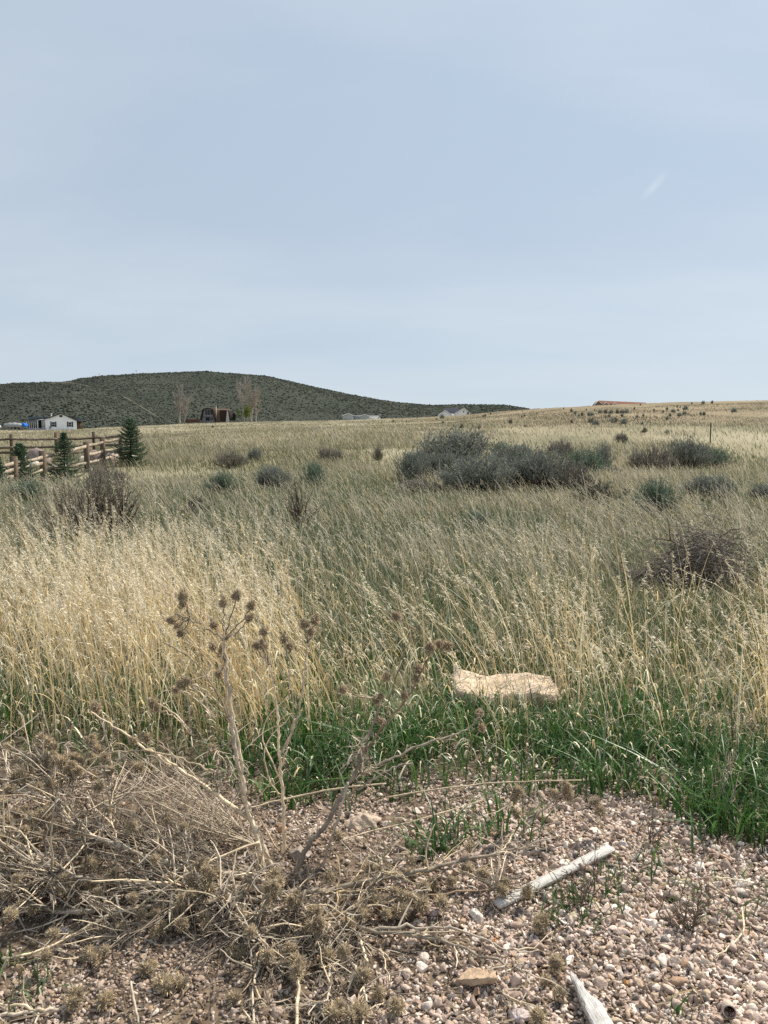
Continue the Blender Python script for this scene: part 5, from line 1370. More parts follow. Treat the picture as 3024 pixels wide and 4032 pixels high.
class Plant:
    def __init__(s, name, label, base, group, seed, cat='dead thistle'):
        s.o = empty(name, label, cat, base, group); s.b = np.array(base, float); s.st = []; s.lf = Acc(); s.r = np.random.default_rng(seed); s.paths = []; s.tw = Acc(); s.tws = []; s.heads = []
    def stem(s, pts, r0, r1, col=GREYST, shreds=10, spines=1.0, twigs=0, twl=.2, thead=.0, jit=.003, up=.35):
        Q = smooth_path(pts, 5, jit, s.r); n = len(Q); a = Acc()
        rad = np.linspace(r0, r1, n) * 1.0 * (1 + s.r.normal(0, .05, n))
        c = np.repeat(np.array(col) * s.r.uniform(.7, 1.2) * s.r.uniform(.8, 1.2, (n, 1)), 7, axis=0)
        sides = 7
        a.tube(Q, rad, sides, np.vstack([c, c[:1], c[-1:]]) if True else c)
        s.st.append(a); s.paths.append(Q)
        s.shred(Q, rad, shreds, spines)
        for k in range(int(twigs * 1.15)):
            i = int(s.r.uniform(.15, .97) * (n - 1)); q = Q[i]; tg = Q[min(i + 1, n - 1)] - Q[max(i - 1, 0)]; tg = tg / np.linalg.norm(tg)
            d = tg * s.r.uniform(.4, 1.0) + s.r.normal(0, .55, 3); d[2] = d[2] * .6 + up * s.r.uniform(-.3, 1); d /= np.linalg.norm(d)
            ln = twl * s.r.uniform(.4, 1.4)
            e = q + d * ln; e[2] = max(e[2], float(H(e[0], e[1])) + .01); m = (q + e) / 2 + s.r.normal(0, ln * .08, 3)
            W = smooth_path([q, m, e], 3, .002, s.r); cc = [GREYST, TANST, DARKST * 1.2][s.r.integers(0, 3)] * s.r.uniform(.4, 1.25)
            s.tws.append(Acc()); s.tws[-1].tube(W, np.linspace(min(r1 * 1.2, .0042), .0015, len(W)), 4, cc, cap=False)
            s.shred(W, np.full(len(W), .002), max(1, int(shreds * .25)), spines * .4)
            if s.r.random() < thead: s.heads.append((e, s.r.uniform(.8, 1.25), d))
        return Q
    def shred(s, Q, rad, n, spines=1.0):
        """curled withered leaf scraps and spines along a stem"""
        r = s.r
        if n > 0:
            n = int(n * .7) if n > 3 else n; i = r.integers(0, len(Q), n); P = Q[i] + r.normal(0, .004, (n, 3)); az = r.uniform(0, 6.28, n)
            c = np.array([.40, .345, .275]) * r.uniform(.55, 1.5, (n, 1)); c = np.where((r.random(n) < .3)[:, None], np.array([.22, .175, .13]) * r.uniform(.7, 1.2, (n, 1)), c)
            s.lf.add(*ribbons(P, r.normal(.0, .022, n), np.cos(az), np.sin(az), r.normal(0, 2.0, n), r.uniform(-.5, 1.6, n), r.uniform(.003, .008, n), az + PI / 2 + r.normal(0, .7, n), 4, 1.2, .1, c))
        m = int(len(Q) * 3 * spines)
        if m > 0:
            i = r.integers(0, len(Q), m); d = r.normal(0, 1, (m, 3)); d /= np.linalg.norm(d, axis=1)[:, None]
            s.lf.add(*diamonds(Q[i] + d * rad[i][:, None] * .7, d, r.uniform(.004, .011, m), np.full(m, .0022), r, np.array([.46, .40, .31]) * r.uniform(.6, 1.3, (m, 1))))
    def clump(s, p, n, spread, size=.03):
        """a wad of withered leaves"""
        r = s.r; P = np.array(p) + r.normal(0, 1, (n, 3)) * np.array(spread); az = r.uniform(0, 6.28, n)
        c = np.array([.36, .30, .23]) * r.uniform(.5, 1.5, (n, 1))
        s.lf.add(*ribbons(P, r.normal(.0, size * .8, n), np.cos(az), np.sin(az), r.normal(0, 1.8, n), r.uniform(-.5, 1.6, n), r.uniform(.003, .008, n), az + PI / 2 + r.normal(0, .7, n), 4, 1.2, .1, c))
    def head(s, p, sc=1.0, d=None): s.heads.append((np.array(p), sc, d))
    def done(s, branch='branchlet'):
        for a in s.st: a.build('stem', M_STEM, s.o, s.b)
        if len(s.tws) <= 100:
            for a in s.tws: a.build(branch, M_STEM, s.o, s.b)
        else:
            for a in s.tws: s.tw.add(np.vstack(a.V), np.vstack(a.Q), np.vstack(a.C))
        if s.tw.n: tag(s.tw.build('branchlet', M_STEM, s.o, s.b), None, None, None, 'stuff')
        if s.lf.n: s.lf.build('withered_foliage', M_DEAD, s.o, s.b)
        for p, sc, d in s.heads: put_head(s.o, p, s.b, sc, d)

GU = 'dead thistles standing at the gravel edge'
def px(l, Y): return [at(u, v, Y if np.isscalar(Y) else Y[min(i, len(Y) - 1)]) for i, (u, v) in enumerate(l)]
# --- A: the tall standing thistle left of centre
A0 = gp(1060, 3420)
A = Plant('dead_thistle', 'tallest standing dead thistle with many round seed heads left of centre', A0, GU, 701)
yb = A0[1]
m1 = px([(1085, 3440), (1020, 3310), (985, 3200), (948, 3070), (925, 2960), (915, 2850), (897, 2700), (890, 2600), (884, 2520)], [yb, yb + .02, yb + .04, yb + .06, yb + .08, yb + .1, yb + .11, yb + .12, yb + .13])
A.stem(m1, .0115, .0040, GREYST, 26)
A.stem(px([(1040, 3430), (1012, 3300), (975, 3180), (955, 3050), (935, 2900), (912, 2800), (905, 2700)], [yb - .02, yb, yb + .02, yb + .03, yb + .05, yb + .06, yb + .06]), .0085, .0035, TANST, 12)
A.stem(px([(940, 3010), (900, 2820), (888, 2700), (880, 2560), (884, 2460)], yb + .12), .0042, .0022, TANST, 6)
for tgt, c in (((841, 2458), (1)), ((880, 2372), 1.0), ((931, 2345), 1.05), ((988, 2384), 1.0), ((982, 2432), .95), ((838, 2545), .9), ((874, 2560), .9), ((862, 2655), 1.0)):
    q = at(*tgt, yb + .13 + R.normal(0, .03)); s0 = m1[-1 if tgt[1] < 2540 else -2]
    mid_ = (s0 + q) / 2 + [0, 0, -.01]; A.stem([s0, mid_, q + [0, 0, -.012]], .0028, .0018, DARKST * 1.25, 2, .5); A.head(q, c, q - mid_)
b1 = px([(884, 2520), (810, 2470), (745, 2440), (690, 2420)], yb + .14); A.stem(b1, .003, .002, DARKST * 1.2, 3, .6)
for tgt in ((720, 2345), (722, 2374), (675, 2442), (701, 2466), (713, 2490)):
    q = at(*tgt, yb + .14 + R.normal(0, .02)); A.stem([b1[-2], (b1[-2] + q) / 2 + [.005, 0, .004], q], .0022, .0016, DARKST * 1.2, 1, .4); A.head(q, R.uniform(.9, 1.1), q - b1[-2])
A.stem(px([(915, 2850), (800, 2640), (700, 2560), (640, 2530)], [yb + .1, yb + .2, yb + .25, yb + .25]), .003, .0016, DARKST * 1.1, 5, .5)
for tgt in ((693, 2715), (712, 2695), (732, 2680), (609, 2785), (600, 2765), (573, 2903), (524, 2915), (835, 2945)):
    q = at(*tgt, yb + .12 + R.normal(0, .05)); s0 = at(min(tgt[0] + 150, 905), tgt[1] + 110, yb + .08)
    A.stem([s0, (s0 + q) / 2 + [.0, 0, .02], q], .0028, .0017, TANST * .85, 3, .5); A.head(q, R.uniform(.9, 1.2), q - s0)
A.clump(at(870, 3060, yb + .04), 220, (.045, .04, .075), .03)
A.stem(px([(989, 3230), (880, 3150), (760, 3065), (640, 2985), (560, 2940), (480, 2880), (400, 2830), (345, 2795)], [yb + .03, yb + .05, yb + .07, yb + .1, yb + .12, yb + .14, yb + .16, yb + .17]), .0075, .0022, TANST, 10)
A.stem(px([(845, 3040), (740, 3000), (620, 2962), (500, 2958), (420, 2970), (330, 3005)], yb + .1), .0045, .002, TANST * .9, 6)
A.done()
# --- A2: second upright beside it
B0 = gp(1115, 3400)
B = Plant('dead_thistle', 'slim pale standing dead thistle just right of the tallest one', B0, GU, 702)
yb = B0[1] + .05
m2 = px([(1113, 3410), (1116, 3290), (1118, 3180), (1108, 3060), (1100, 2980), (1096, 2880), (1090, 2790), (1075, 2690), (1062, 2620)], yb); B.stem(m2, .0075, .0028, TANST * 1.05, 10)
B.stem(px([(1100, 2980), (1150, 2880), (1185, 2760), (1200, 2640), (1212, 2520), (1220, 2490)], yb + .05), .004, .002, GREYST * .9, 6)
B.stem(px([(1105, 3030), (1135, 2940), (1155, 2820), (1140, 2660), (1130, 2560)], yb + .02), .0035, .0018, GREYST, 4)
for tgt, sb in (((1039, 2485), 0), ((1036, 2540), 0), ((1010, 2540), 0), ((1199, 2458), 1), ((1241, 2440), 1), ((1222, 2488), 1), ((1120, 2515), 2), ((1142, 2543), 2)):
    q = at(*tgt, yb + .03 + R.normal(0, .02)); s0 = [at(1062, 2620, yb), at(1212, 2530, yb + .05), at(1133, 2600, yb + .02)][sb]
    B.stem([s0, (s0 + q) / 2 + R.normal(0, .006, 3), q + [0, 0, -.01]], .0024, .0016, DARKST * 1.3, 1, .4); B.head(q, R.uniform(.9, 1.1), q - s0)
for tgt in ((1120, 3290), (1060, 3080), (1085, 3000)):
    s0 = at(1100, tgt[1] + 60, yb); B.stem([s0, at(1030 + R.uniform(-20, 30), tgt[1] - 120, yb), at(1090 + R.uniform(-10, 60), tgt[1] - 260, yb + .03)], .0028, .0015, TANST, 2, .3)
B.done()
# --- C: leaning thistle with branching top, right of centre
C0 = gp(1170, 3440)
C = Plant('dead_thistle', 'leaning dead thistle with forked top of seed heads and a tangled leaf wad', C0, GU, 703)
yb = C0[1]
m3 = px([(1150, 3460), (1215, 3330), (1290, 3240), (1340, 3140), (1390, 3060), (1420, 2980), (1450, 2900), (1478, 2820), (1490, 2760)], [yb, yb + .04, yb + .08, yb + .11, yb + .14, yb + .17, yb + .19, yb + .2, yb + .2]); C.stem(m3, .0105, .0035, DARKST * 1.35, 22)
C.stem(px([(1255, 3490), (1290, 3350), (1340, 3200), (1370, 3080)], yb + .05), .006, .0035, GREYST * .95, 12)
C.stem(px([(1430, 2960), (1520, 2850), (1580, 2780), (1640, 2690), (1680, 2600), (1698, 2560)], yb + .2), .0052, .0026, REDST, 18)
C.stem(px([(1505, 2870), (1540, 2740), (1590, 2580), (1625, 2500), (1660, 2450)], yb + .24), .0030, .0016, DARKST * 1.5, 4, .4)
C.stem(px([(1390, 3070), (1480, 3020), (1580, 2970), (1700, 2920), (1790, 2890), (1850, 2860), (1885, 2815)], yb + .17), .0050, .0024, GREYST * .85, 14)
C.stem(px([(1410, 3110), (1500, 3050), (1560, 3020), (1625, 3005)], yb + .15), .0042, .0022, GREYST * .8, 8)
C.stem(px([(1485, 2830), (1500, 2720), (1525, 2655)], yb + .2), .0028, .0018, REDST, 2)
for tgt in ((1500, 2742), (1480, 2757), (1497, 2838), (1524, 2662), (1693, 2548), (1729, 2534), (1762, 2543), (1645, 2630), (1889, 2805), (1898, 2867), (1560, 2425), (1350, 2714), (1640, 2672), (1590, 2740)):
    q = at(*tgt, yb + .2 + R.normal(0, .02))
    allp = np.vstack(C.paths); s0 = allp[np.argmin(((allp - q) ** 2).sum(1))]
    if np.linalg.norm(s0 - q) > .012: C.stem([s0, (s0 + q) / 2 + [0, 0, -.004], q], .0024, .0016, REDST, 1, .5)
    C.head(q, R.uniform(.85, 1.15) * (1.15 if tgt[0] > 1690 and tgt[1] < 2560 else 1), q - s0 + [0, 0, .02])
C.clump(at(1420, 2980, yb + .17), 190, (.028, .03, .055), .03); C.clump(at(1445, 3040, yb + .16), 60, (.02, .02, .03), .03)
C.done()
# --- D: fallen one at right edge of green with cluster of heads
D0 = gp(2010, 3330)
Dp = Plant('dead_thistle', 'bent dead thistle with a cluster of heads against the green grass on the right', D0, GU, 704)
yb = D0[1]
Dp.stem(px([(1990, 3350), (2060, 3270), (2130, 3195), (2190, 3140), (2232, 3090)], yb + .05), .0042, .0026, GREYST * .8, 16)
Dp.stem(px([(2060, 3290), (2150, 3250), (2250, 3200), (2330, 3160)], yb + .05), .003, .0018, GREYST * .8, 8)
for tgt in ((2229, 3092), (2235, 3125), (2180, 3124), (2240, 3140), (2343, 3155), (2040, 3114), (2030, 3135), (2036, 3205), (2365, 3195)):
    q = at(*tgt, yb + .05); allp = np.vstack(Dp.paths); s0 = allp[np.argmin(((allp - q) ** 2).sum(1))]
    if np.linalg.norm(s0 - q) > .012: Dp.stem([s0, (s0 + q) / 2 + [0, 0, .01], q], .0022, .0016, GREYST * .8, 1, .5)
    Dp.head(q, R.uniform(1.0, 1.3), q - s0 + [0, 0, .01])
Dp.clump(at(2350, 3190, yb + .05), 50, (.03, .03, .04)); Dp.clump(at(2035, 3170, yb + .05), 40, (.02, .02, .03))
Dp.done()

# --- fallen thistles radiating from the hub at (1080, 3500)
GF = 'dead thistles lying on the gravel'
def lie(l, hs):
    return [gp(u, v, hs[min(i, len(hs) - 1)]) for i, (u, v) in enumerate(l)]
def fallen(label, stems, heads, seed, twigs, twl, shreds=22, thead=.25, up=.6):
    b = gp(*stems[0][0][0])
    P = Plant('fallen_thistle', label, b, GF, seed)
    for k, (l, hs, r0, r1, c) in enumerate(stems):
        P.stem(lie(l, hs), r0, r1, c, shreds, 1.2, int(twigs * (1 if k == 0 else .5)), twl, thead, up=up)
    for h in heads:
        u, v = h[:2]; q = gp(u, v, h[2] if len(h) > 2 else .05); P.head(q, R.uniform(1.0, 1.4), R.normal(0, 1, 3) + [0, -.3, .5])
    P.done(); return P
fallen('fallen thistle with a long thick pale stem arching across the far left pile', [
    ([(1060, 3480), (930, 3450), (784, 3427), (573, 3372), (386, 3300), (265, 3227), (150, 3130), (60, 3105), (-60, 3085)], [.03, .05, .07, .10, .13, .16, .19, .20, .2], .0105, .0045, GREYST),
    ([(265, 3227), (225, 3130), (195, 3040), (175, 3015)], [.16, .2, .24, .26], .0045, .003, GREYST),
    ([(355, 3085), (300, 3060), (250, 3075), (50, 3080)], [.22, .22, .22, .2], .004, .002, GREYST),
    ([(455, 3310), (440, 3200), (445, 3120), (410, 3090)], [.12, .18, .22, .24], .003, .0018, TANST)],
    [(165, 2908, .34), (190, 2922, .34), (210, 2938, .33), (150, 3002, .27), (195, 3000, .27), (88, 3042, .24), (175, 3020, .26), (60, 3060, .24), (110, 3065, .24), (250, 3000, .28), (270, 3025, .27), (300, 3035, .26), (225, 2990, .28), (320, 3000, .27), (260, 3050, .25), (290, 2985, .28), (365, 2905, .36), (372, 2930, .34), (385, 2950, .33), (355, 2920, .35), (40, 3110, .22), (20, 3160, .2), (150, 3095, .23)], 711, 40, .24, 40, .3)
fallen('fallen thistle whose stem reaches the left edge below the thick pale one', [
    ([(1040, 3500), (784, 3487), (542, 3481), (331, 3457), (211, 3415), (42, 3312), (-40, 3270)], [.03, .06, .08, .10, .12, .15, .16], .009, .0045, GREYST * .9),
    ([(392, 3577), (241, 3481), (36, 3402), (-40, 3370)], [.04, .07, .10, .1], .0055, .003, GREYST * 1.1),
    ([(241, 3419), (150, 3480), (60, 3500)], [.1, .07, .05], .004, .002, GREYST)],
    [(105, 3310, .15), (20, 3420, .1), (130, 3270, .18), (450, 3440, .1), (100, 3185, .2), (160, 3205, .2), (125, 3215, .2), (190, 3180, .2), (70, 3200, .2), (30, 3230, .2), (15, 3300, .16), (140, 3285, .17), (200, 3260, .17), (300, 3270, .15), (70, 3380, .12), (350, 3400, .12)], 712, 70, .22, 50, .25)
fallen('fallen thistle with a straight thick grey trunk lying flat on the left', [
    ([(1030, 3540), (874, 3547), (740, 3560), (603, 3565), (422, 3583), (241, 3589), (60, 3575), (-50, 3560)], [.02, .03, .035, .035, .03, .03, .03, .03], .013, .0055, GREYST * .85),
    ([(603, 3545), (700, 3570), (560, 3650), (420, 3700)], [.05, .04, .02, .01], .004, .002, GREYST)],
    [(715, 3572, .07), (718, 3640, .05), (820, 3635, .05), (612, 3665, .03), (945, 3595, .08), (640, 3652, .03), (800, 3600, .06), (350, 3750, .02), (360, 3770, .02), (590, 3800, .02), (575, 3815, .02), (640, 3870, .02), (655, 3885, .02), (710, 3870, .02), (425, 3930, .02), (290, 3940, .02), (410, 3945, .02)], 713, 56, .16, 40)
fallen('fallen thistle ending in the big cluster of spiky heads at the hub', [
    ([(1080, 3500), (1010, 3430), (940, 3547), (802, 3517), (621, 3433)], [.05, .08, .09, .09, .10], .006, .003, REDST * 1.2),
    ([(1100, 3480), (1050, 3560), (1010, 3640), (1020, 3720)], [.05, .06, .05, .03], .007, .004, GREYST),
    ([(1090, 3500), (1180, 3560), (1240, 3640), (1290, 3720)], [.05, .06, .05, .02], .006, .003, GREYST)],
    [(1085, 3440, .12), (1100, 3470, .12), (1060, 3492, .11), (1075, 3510, .1), (1150, 3545, .10), (1170, 3530, .1), (1240, 3592, .09), (1228, 3640, .08), (1255, 3635, .08), (795, 3398, .16), (812, 3425, .16), (832, 3442, .15), (825, 3490, .12), (815, 3460, .14), (855, 3430, .14)], 714, 60, .14, 40, .1)
fallen('fallen thistle with branches reaching down over the gravel from the hub', [
    ([(1295, 3600), (1300, 3700), (1295, 3812), (1294, 3920), (1270, 3980)], [.03, .03, .025, .02, .02], .0062, .0025, GREYST),
    ([(1320, 3680), (1390, 3790), (1430, 3880), (1440, 3960), (1425, 4060)], [.03, .025, .02, .02, .02], .0048, .0025, GREYST * 1.1),
    ([(1040, 3700), (1020, 3800), (990, 3900), (1005, 4060)], [.03, .02, .02, .02], .0055, .003, GREYST),
    ([(1000, 3690), (1060, 3770), (1100, 3800), (1150, 3785)], [.03, .03, .03, .03], .004, .002, TANST)],
    [(1170, 3825, .06), (1150, 3735, .05), (1290, 3760, .04), (1432, 3832, .04), (1490, 3905, .03), (1310, 3990, .03), (1420, 3985, .03), (1560, 3965, .03), (1180, 3800, .06), (1380, 4000, .03), (1340, 3960, .03)], 715, 34, .11, 26, .12, .1)
fallen('fallen thistle with a thick dark stem pointing right across the gravel', [
    ([(1180, 3520), (1325, 3500), (1543, 3452), (1723, 3416), (1874, 3376), (2000, 3350), (2110, 3330)], [.03, .05, .07, .08, .09, .1, .1], .0105, .003, DARKST * 1.3),
    ([(1723, 3416), (1820, 3440), (1930, 3480), (1995, 3493)], [.07, .07, .06, .05], .003, .0018, DARKST * 1.3),
    ([(1543, 3452), (1500, 3400), (1530, 3340)], [.07, .1, .14], .003, .0015, TANST)],
    [(1555, 3512, .06), (1670, 3492, .07), (1975, 3500, .06), (2075, 3510, .06), (1985, 3475, .06), (1620, 3440, .06), (1780, 3470, .05), (1840, 3420, .07), (1900, 3440, .06), (1460, 3420, .07), (1400, 3480, .06)], 716, 22, .13, 14, .06, .2)
fallen('fallen thistle with two forked stems lying low to the right of the hub', [
    ([(1230, 3560), (1350, 3625), (1446, 3662), (1663, 3686), (1814, 3728), (1989, 3800), (2080, 3830)], [.03, .03, .035, .04, .04, .04, .04], .0072, .003, DARKST * 1.5),
    ([(1446, 3662), (1603, 3648), (1772, 3662), (1900, 3690), (2020, 3745), (2120, 3740)], [.035, .045, .05, .05, .04, .04], .0052, .002, GREYST * .75),
    ([(1350, 3625), (1420, 3690), (1520, 3770)], [.03, .02, .015], .005, .002, DARKST * 1.4),
    ([(1880, 3760), (1950, 3870), (2020, 3970)], [.03, .02, .02], .0022, .0014, DARKST * 1.3)],
    [(2120, 3640, .04), (2190, 3790, .04), (2120, 4000, .04), (2135, 3625, .04), (2205, 3910, .03)], 717, 12, .11, 10, .05, .15)
fallen('fallen thistle with a brown stem slanting up right from the hub over the white stones', [
    ([(1160, 3650), (1289, 3610), (1400, 3580), (1512, 3556), (1640, 3534), (1800, 3515), (1995, 3490)], [.03, .04, .05, .05, .05, .05, .05], .0055, .0022, REDST * .95),
    ([(1330, 3640), (1400, 3560), (1470, 3480), (1520, 3440)], [.03, .06, .09, .12], .0045, .002, REDST * .9)],
    [(1740, 3552, .05), (1640, 3545, .05), (1428, 3600, .05), (1660, 3560, .05), (1475, 3540, .06), (1380, 3640, .04), (1520, 3600, .05), (1585, 3585, .04)], 718, 26, .10, 10, .1, .2)
fallen('fallen pale thistle stem lying in the bottom left corner', [
    ([(265, 3960), (151, 3987), (0, 4000), (-60, 4010)], [.012, .012, .012, .012], .0062, .005, GREYST * .95),
    ([(170, 3978), (80, 3966), (-40, 3955)], [.02, .02, .02], .0048, .003, TANST)],
    [(290, 3945, .03), (300, 3915, .03)], 719, 5, .12, 12, .2, .2)

# single lying stalks
GS = 'single dry stalks lying over the foreground'
def stalk(label, l, hs, r0, r1, c, seed, shreds=3):
    b = lie(l[:1], hs)[0]
    P = Plant('dry_stalk', label, b, GS, seed, 'stalk'); P.stem(lie(l, hs), r0, r1, c, shreds, .3, jit=.0015); P.done()
stalk('thin tan stalk slanting down left across the fallen thistles', [(1020, 3315), (900, 3360), (772, 3421), (640, 3505), (543, 3571), (440, 3668)], [.16, .15, .13, .09, .05, .02], .0042, .0035, TANST * .8, 731)
stalk('long pale stalk curving along the lower left gravel', [(543, 3571), (422, 3607), (301, 3674), (151, 3746), (0, 3776), (-60, 3782)], [.05, .04, .03, .015, .01, .01], .0045, .003, TANST, 732)
stalk('short thin grey stalk on the gravel at lower left', [(96, 3686), (200, 3730), (319, 3776)], [.015, .012, .01], .0032, .002, GREYST * .8, 733)
stalk('broken upright pale stick at the bottom of the photo left of centre', [(1176, 3843), (1172, 3930), (1169, 4070)], [.05, .03, .01], .0055, .0045, TANST * 1.05, 734, 1)
stalk('short pale stick on gravel right of the hub', [(1410, 3674), (1428, 3730), (1446, 3788)], [.03, .02, .015], .0042, .0038, TANST * 1.1, 735, 1)
stalk('long bright straw stalk crossing in front of the green grass', [(960, 3190), (1150, 3140), (1362, 3100), (1518, 3086)], [.10, .14, .18, .2], .0036, .003, TANST * 1.15, 736)
stalk('straight pale stalk lying along the front of the green grass on the right', [(1518, 3140), (1754, 3104), (2000, 3079), (2290, 3072)], [.1, .12, .15, .16], .0036, .0024, TANST * 1.1, 737)
stalk('thin dark twig lying on the gravel below the flat buff rock', [(1560, 3920), (1700, 3905), (1840, 3880), (1960, 3855)], [.012, .012, .012, .012], .002, .0014, DARKST, 738)
stalk('thin straw lines slanting right over the gravel behind the thistles', [(1250, 3340), (1450, 3275), (1660, 3225), (1900, 3150)], [.03, .06, .1, .14], .0026, .0018, TANST * 1.1, 739)
stalk('short stick standing in gravel at lower left', [(515, 3865), (530, 3950), (545, 4030)], [.05, .03, .01], .0035, .0035, GREYST * .8, 740, 0)
stalk('pale curved stalk on the gravel at the right edge below the green clump', [(2920, 3575), (2925, 3660), (2880, 3720), (2820, 3765)], [.05, .03, .02, .015], .003, .0016, TANST * 1.1, 741)
stalk('pale horizontal straw lying on the green clump at the right', [(2810, 3455), (2900, 3462), (2960, 3478)], [.12, .13, .13], .0026, .002, PALES, 742)
# pale wiry root-like branch
b = gp(1320, 3520)
P = Plant('wiry_branch', 'pale yellow wiry branch forking over the gravel beside the hub', b, GS, 745, 'branch')
for l, hs in (([(1270, 3510), (1330, 3512), (1400, 3450), (1440, 3380), (1500, 3320)], [.05, .05, .07, .09, .12]), ([(1330, 3512), (1420, 3506), (1520, 3505), (1580, 3560)], [.05, .06, .06, .03]), ([(1330, 3512), (1335, 3400), (1300, 3330)], [.05, .1, .14]), ([(1500, 3430), (1560, 3440), (1640, 3500)], [.1, .1, .05]), ([(1600, 3460), (1720, 3400), (1800, 3330), (1850, 3290)], [.04, .07, .1, .12]), ([(1325, 3512), (1322, 3580), (1310, 3600)], [.05, .03, .02])):
    P.stem(lie(l, hs), .0028, .0012, np.array([.58, .46, .26]), 0, .3)
P.done()

# feathery pale weed leaning left behind the pile
def feather(name, label, base, tips, seed, col, ntw, twl, seedc):
    P = Plant(name, label, base, None, seed, 'dry weed'); r = P.r
    for tip in tips:
        Q = P.stem([base, base * .55 + tip * .45 + r.normal(0, .015, 3) + [0, 0, -.01], tip], .0028, .0009, col * r.uniform(.8, 1.2), 0, 0)
        for k in range(ntw):
            i = int(r.uniform(.3, 1) * (len(Q) - 1)); q = Q[i]; tg = Q[-1] - Q[0]; tg /= np.linalg.norm(tg)
            d = tg * .7 + r.normal(0, .5, 3); d /= np.linalg.norm(d); ln = twl * r.uniform(.4, 1.3); e = q + d * ln
            P.tw.tube([q, (q + e) / 2 + r.normal(0, .004, 3), e], [.0013, .001, .0007], 3, col * r.uniform(.75, 1.25), cap=False)
            m = 9; t = r.random(m)[:, None]; S = q * (1 - t) + e * t; dd = d + r.normal(0, .8, (m, 3)); dd /= np.linalg.norm(dd, axis=1)[:, None]
            P.lf.add(*diamonds(S, dd, r.uniform(.004, .009, m), np.full(m, .0026), r, seedc * r.uniform(.6, 1.4, (m, 1))))
    P.done()
r_ = np.random.default_rng(751)
tips = [at(u, v, 2.95 + .35 * r_.random()) for u, v in [(330, 3090), (380, 3030), (420, 2985), (470, 2960), (520, 2950), (560, 2985), (600, 2960), (650, 2975), (700, 2995), (740, 3020), (360, 3150), (430, 3110), (500, 3070), (580, 3060), (330, 3210), (450, 3190), (620, 3050), (690, 3080)]]
feather('dry_weed', 'feathery pale brown weed fanning left from behind the tall thistle', gp(955, 3270), tips, 752, np.array([.58, .49, .38]), 13, .11, np.array([.48, .38, .26]))
tips = [at(u, v, 2.9 + .3 * r_.random()) for u, v in [(300, 3300), (400, 3260), (520, 3230), (600, 3200), (680, 3180), (760, 3200), (560, 3330), (450, 3370), (350, 3400), (700, 3300)]]
feather('dry_weed', 'low tangled grey weed filling the pile under the thick pale thistle stem', gp(900, 3390), tips, 753, np.array([.42, .36, .28]), 11, .12, np.array([.27, .22, .16]))
for k_, (bu, bv, u0, u1, v0, v1, Y0_, Y1_, nt_, c_, lab_) in enumerate((
    (980, 3440, -80, 560, 3090, 3400, 2.55, 3.05, 22, (.34, .285, .22), 'wide fan of grey side branches buried in the left half of the thistle pile'),
    (700, 3330, -120, 330, 3000, 3260, 2.9, 3.3, 20, (.27, .22, .165), 'brown matted weed tops at the far left of the pile in front of the straw'),
    (1010, 3330, 520, 900, 3080, 3260, 2.85, 3.15, 14, (.46, .385, .29), 'bundle of pale twigs leaning left just beside the tall thistle base'),
    (1080, 3560, 700, 1250, 3600, 3880, 2.2, 2.5, 14, (.38, .315, .24), 'tuft of pale broken twigs below the hub of the thistle pile'))):
    rr_ = np.random.default_rng(760 + k_)
    if v0 < 3500: tips = [at(rr_.uniform(u0, u1), rr_.uniform(v0, v1), rr_.uniform(Y0_, Y1_)) for _ in range(nt_)]
    else: tips = [gp(rr_.uniform(u0, u1), rr_.uniform(v0, v1), rr_.uniform(.01, .06)) for _ in range(nt_)]
    for q_ in tips: q_[2] = max(q_[2], float(H(q_[0], q_[1])) + .02)
    feather('dry_weed', lab_, gp(bu, bv, .03), tips, 770 + k_, np.array(c_), 12, .10, np.array(c_) * .5)
b = gp(2830, 3240); tips = [at(u, v, b[1] + .05) for u, v in [(2830, 2980), (2860, 2960), (2890, 2990), (2800, 3020), (2910, 3040), (2850, 3040), (2870, 2900)]]
feather('dry_weed', 'upright dry weed with small brown seed clusters at the right edge', b, tips, 754, np.array([.42, .35, .26]), 9, .055, np.array([.22, .16, .11]))
b = gp(2720, 3655); tips = [at(u, v, b[1] + R.normal(.03, .06)) for u, v in [(2640, 3500), (2680, 3480), (2720, 3500), (2760, 3490), (2800, 3520), (2650, 3560), (2790, 3570), (2700, 3540), (2740, 3540), (2630, 3600)]]
feather('dry_weed', 'small dark twiggy dead weed in gravel below the right green clump', b, tips, 755, np.array([.17, .135, .105]), 12, .05, np.array([.13, .10, .075]))
b = gp(2290, 3560); tips = [at(u, v, b[1] + R.normal(0, .08)) for u, v in [(2180, 3450), (2240, 3420), (2300, 3380), (2360, 3400), (2400, 3450), (2330, 3450), (2260, 3480), (2350, 3330), (2200, 3500)]]
feather('dry_weed', 'dark thin weed growing over the middle of the white lath', b, tips, 756, np.array([.18, .14, .11]), 9, .06, np.array([.16, .12, .09]))
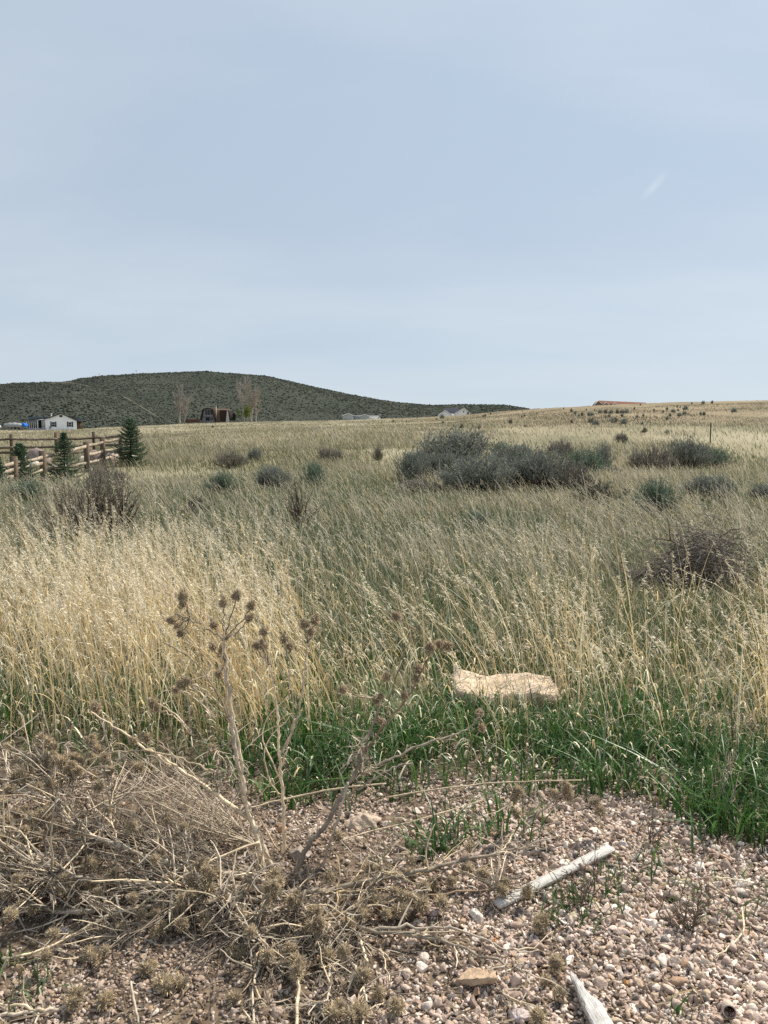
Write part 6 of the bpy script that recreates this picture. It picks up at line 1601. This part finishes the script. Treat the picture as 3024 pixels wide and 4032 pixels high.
b = gp(2560, 3330); tips = [at(u, v, b[1] + R.normal(0, .04)) for u, v in [(2540, 3190), (2570, 3160), (2610, 3200), (2640, 3230), (2520, 3250), (2600, 3260)]]
feather('dry_weed', 'sparse dark weed at the gravel edge right of the round tan stone', b, tips, 757, np.array([.16, .13, .10]), 8, .05, np.array([.14, .11, .08]))

# tall thin stray stalks rising through the centre of the straw
# ------------------------------------------------------------------ litter of dead fragments on the ground
def litter():
    r = np.random.default_rng(801); V_ = Grass()
    n = 19000
    u = r.uniform(-250, 3100, n); v = r.uniform(3000, 4150, n)
    w = 1.0 * np.exp(-((u - 250) / 600) ** 2) * np.exp(-((v - 3330) / 230) ** 2) + .75 * np.exp(-((u - 1250) / 480) ** 2) * np.exp(-((v - 3560) / 330) ** 2) + .22 * np.exp(-((u - 250) / 500) ** 2) + .5 * np.exp(-((u - 2250) / 500) ** 2) * np.exp(-((v - 3400) / 140) ** 2) + .15
    k = r.random(n) < w; u, v = u[k], v[k]; n = len(u)
    d = np.stack([(u - 1512) / F, CP - (v - 2016) / F * SP, -SP - (v - 2016) / F * CP], -1); t = EYE / -d[:, 2]
    x, y = d[:, 0] * t, d[:, 1] * t
    deep = np.exp(-((u - 300) / 550) ** 2) * np.exp(-((v - 3330) / 170) ** 2)
    P = np.stack([x, y, H(x, y) + .008 + .20 * deep * r.random(n) ** 1.2], -1); a = r.uniform(0, 6.28, n)
    c = colmix(r, n, [np.array([.22, .175, .13]), np.array([.13, .10, .078]), np.array([.42, .365, .29]), np.array([.30, .22, .13])], [.35, .38, .15, .12])  # scrap browns, darkened to paint shadow into the gaps of the pile
    V_.add(ribbons(P, r.normal(0, .010, n), np.cos(a), np.sin(a), r.normal(0, 3.5, n), r.uniform(-.5, 1.5, n), r.uniform(.003, .009, n), a + PI / 2 + r.normal(0, .5, n), 4, 1.2, .15, c))
    stuff(V_.build('plant_litter', M_DEAD), 'scattered withered leaf scraps and broken stalk bits on the gravel', 'litter')
litter()
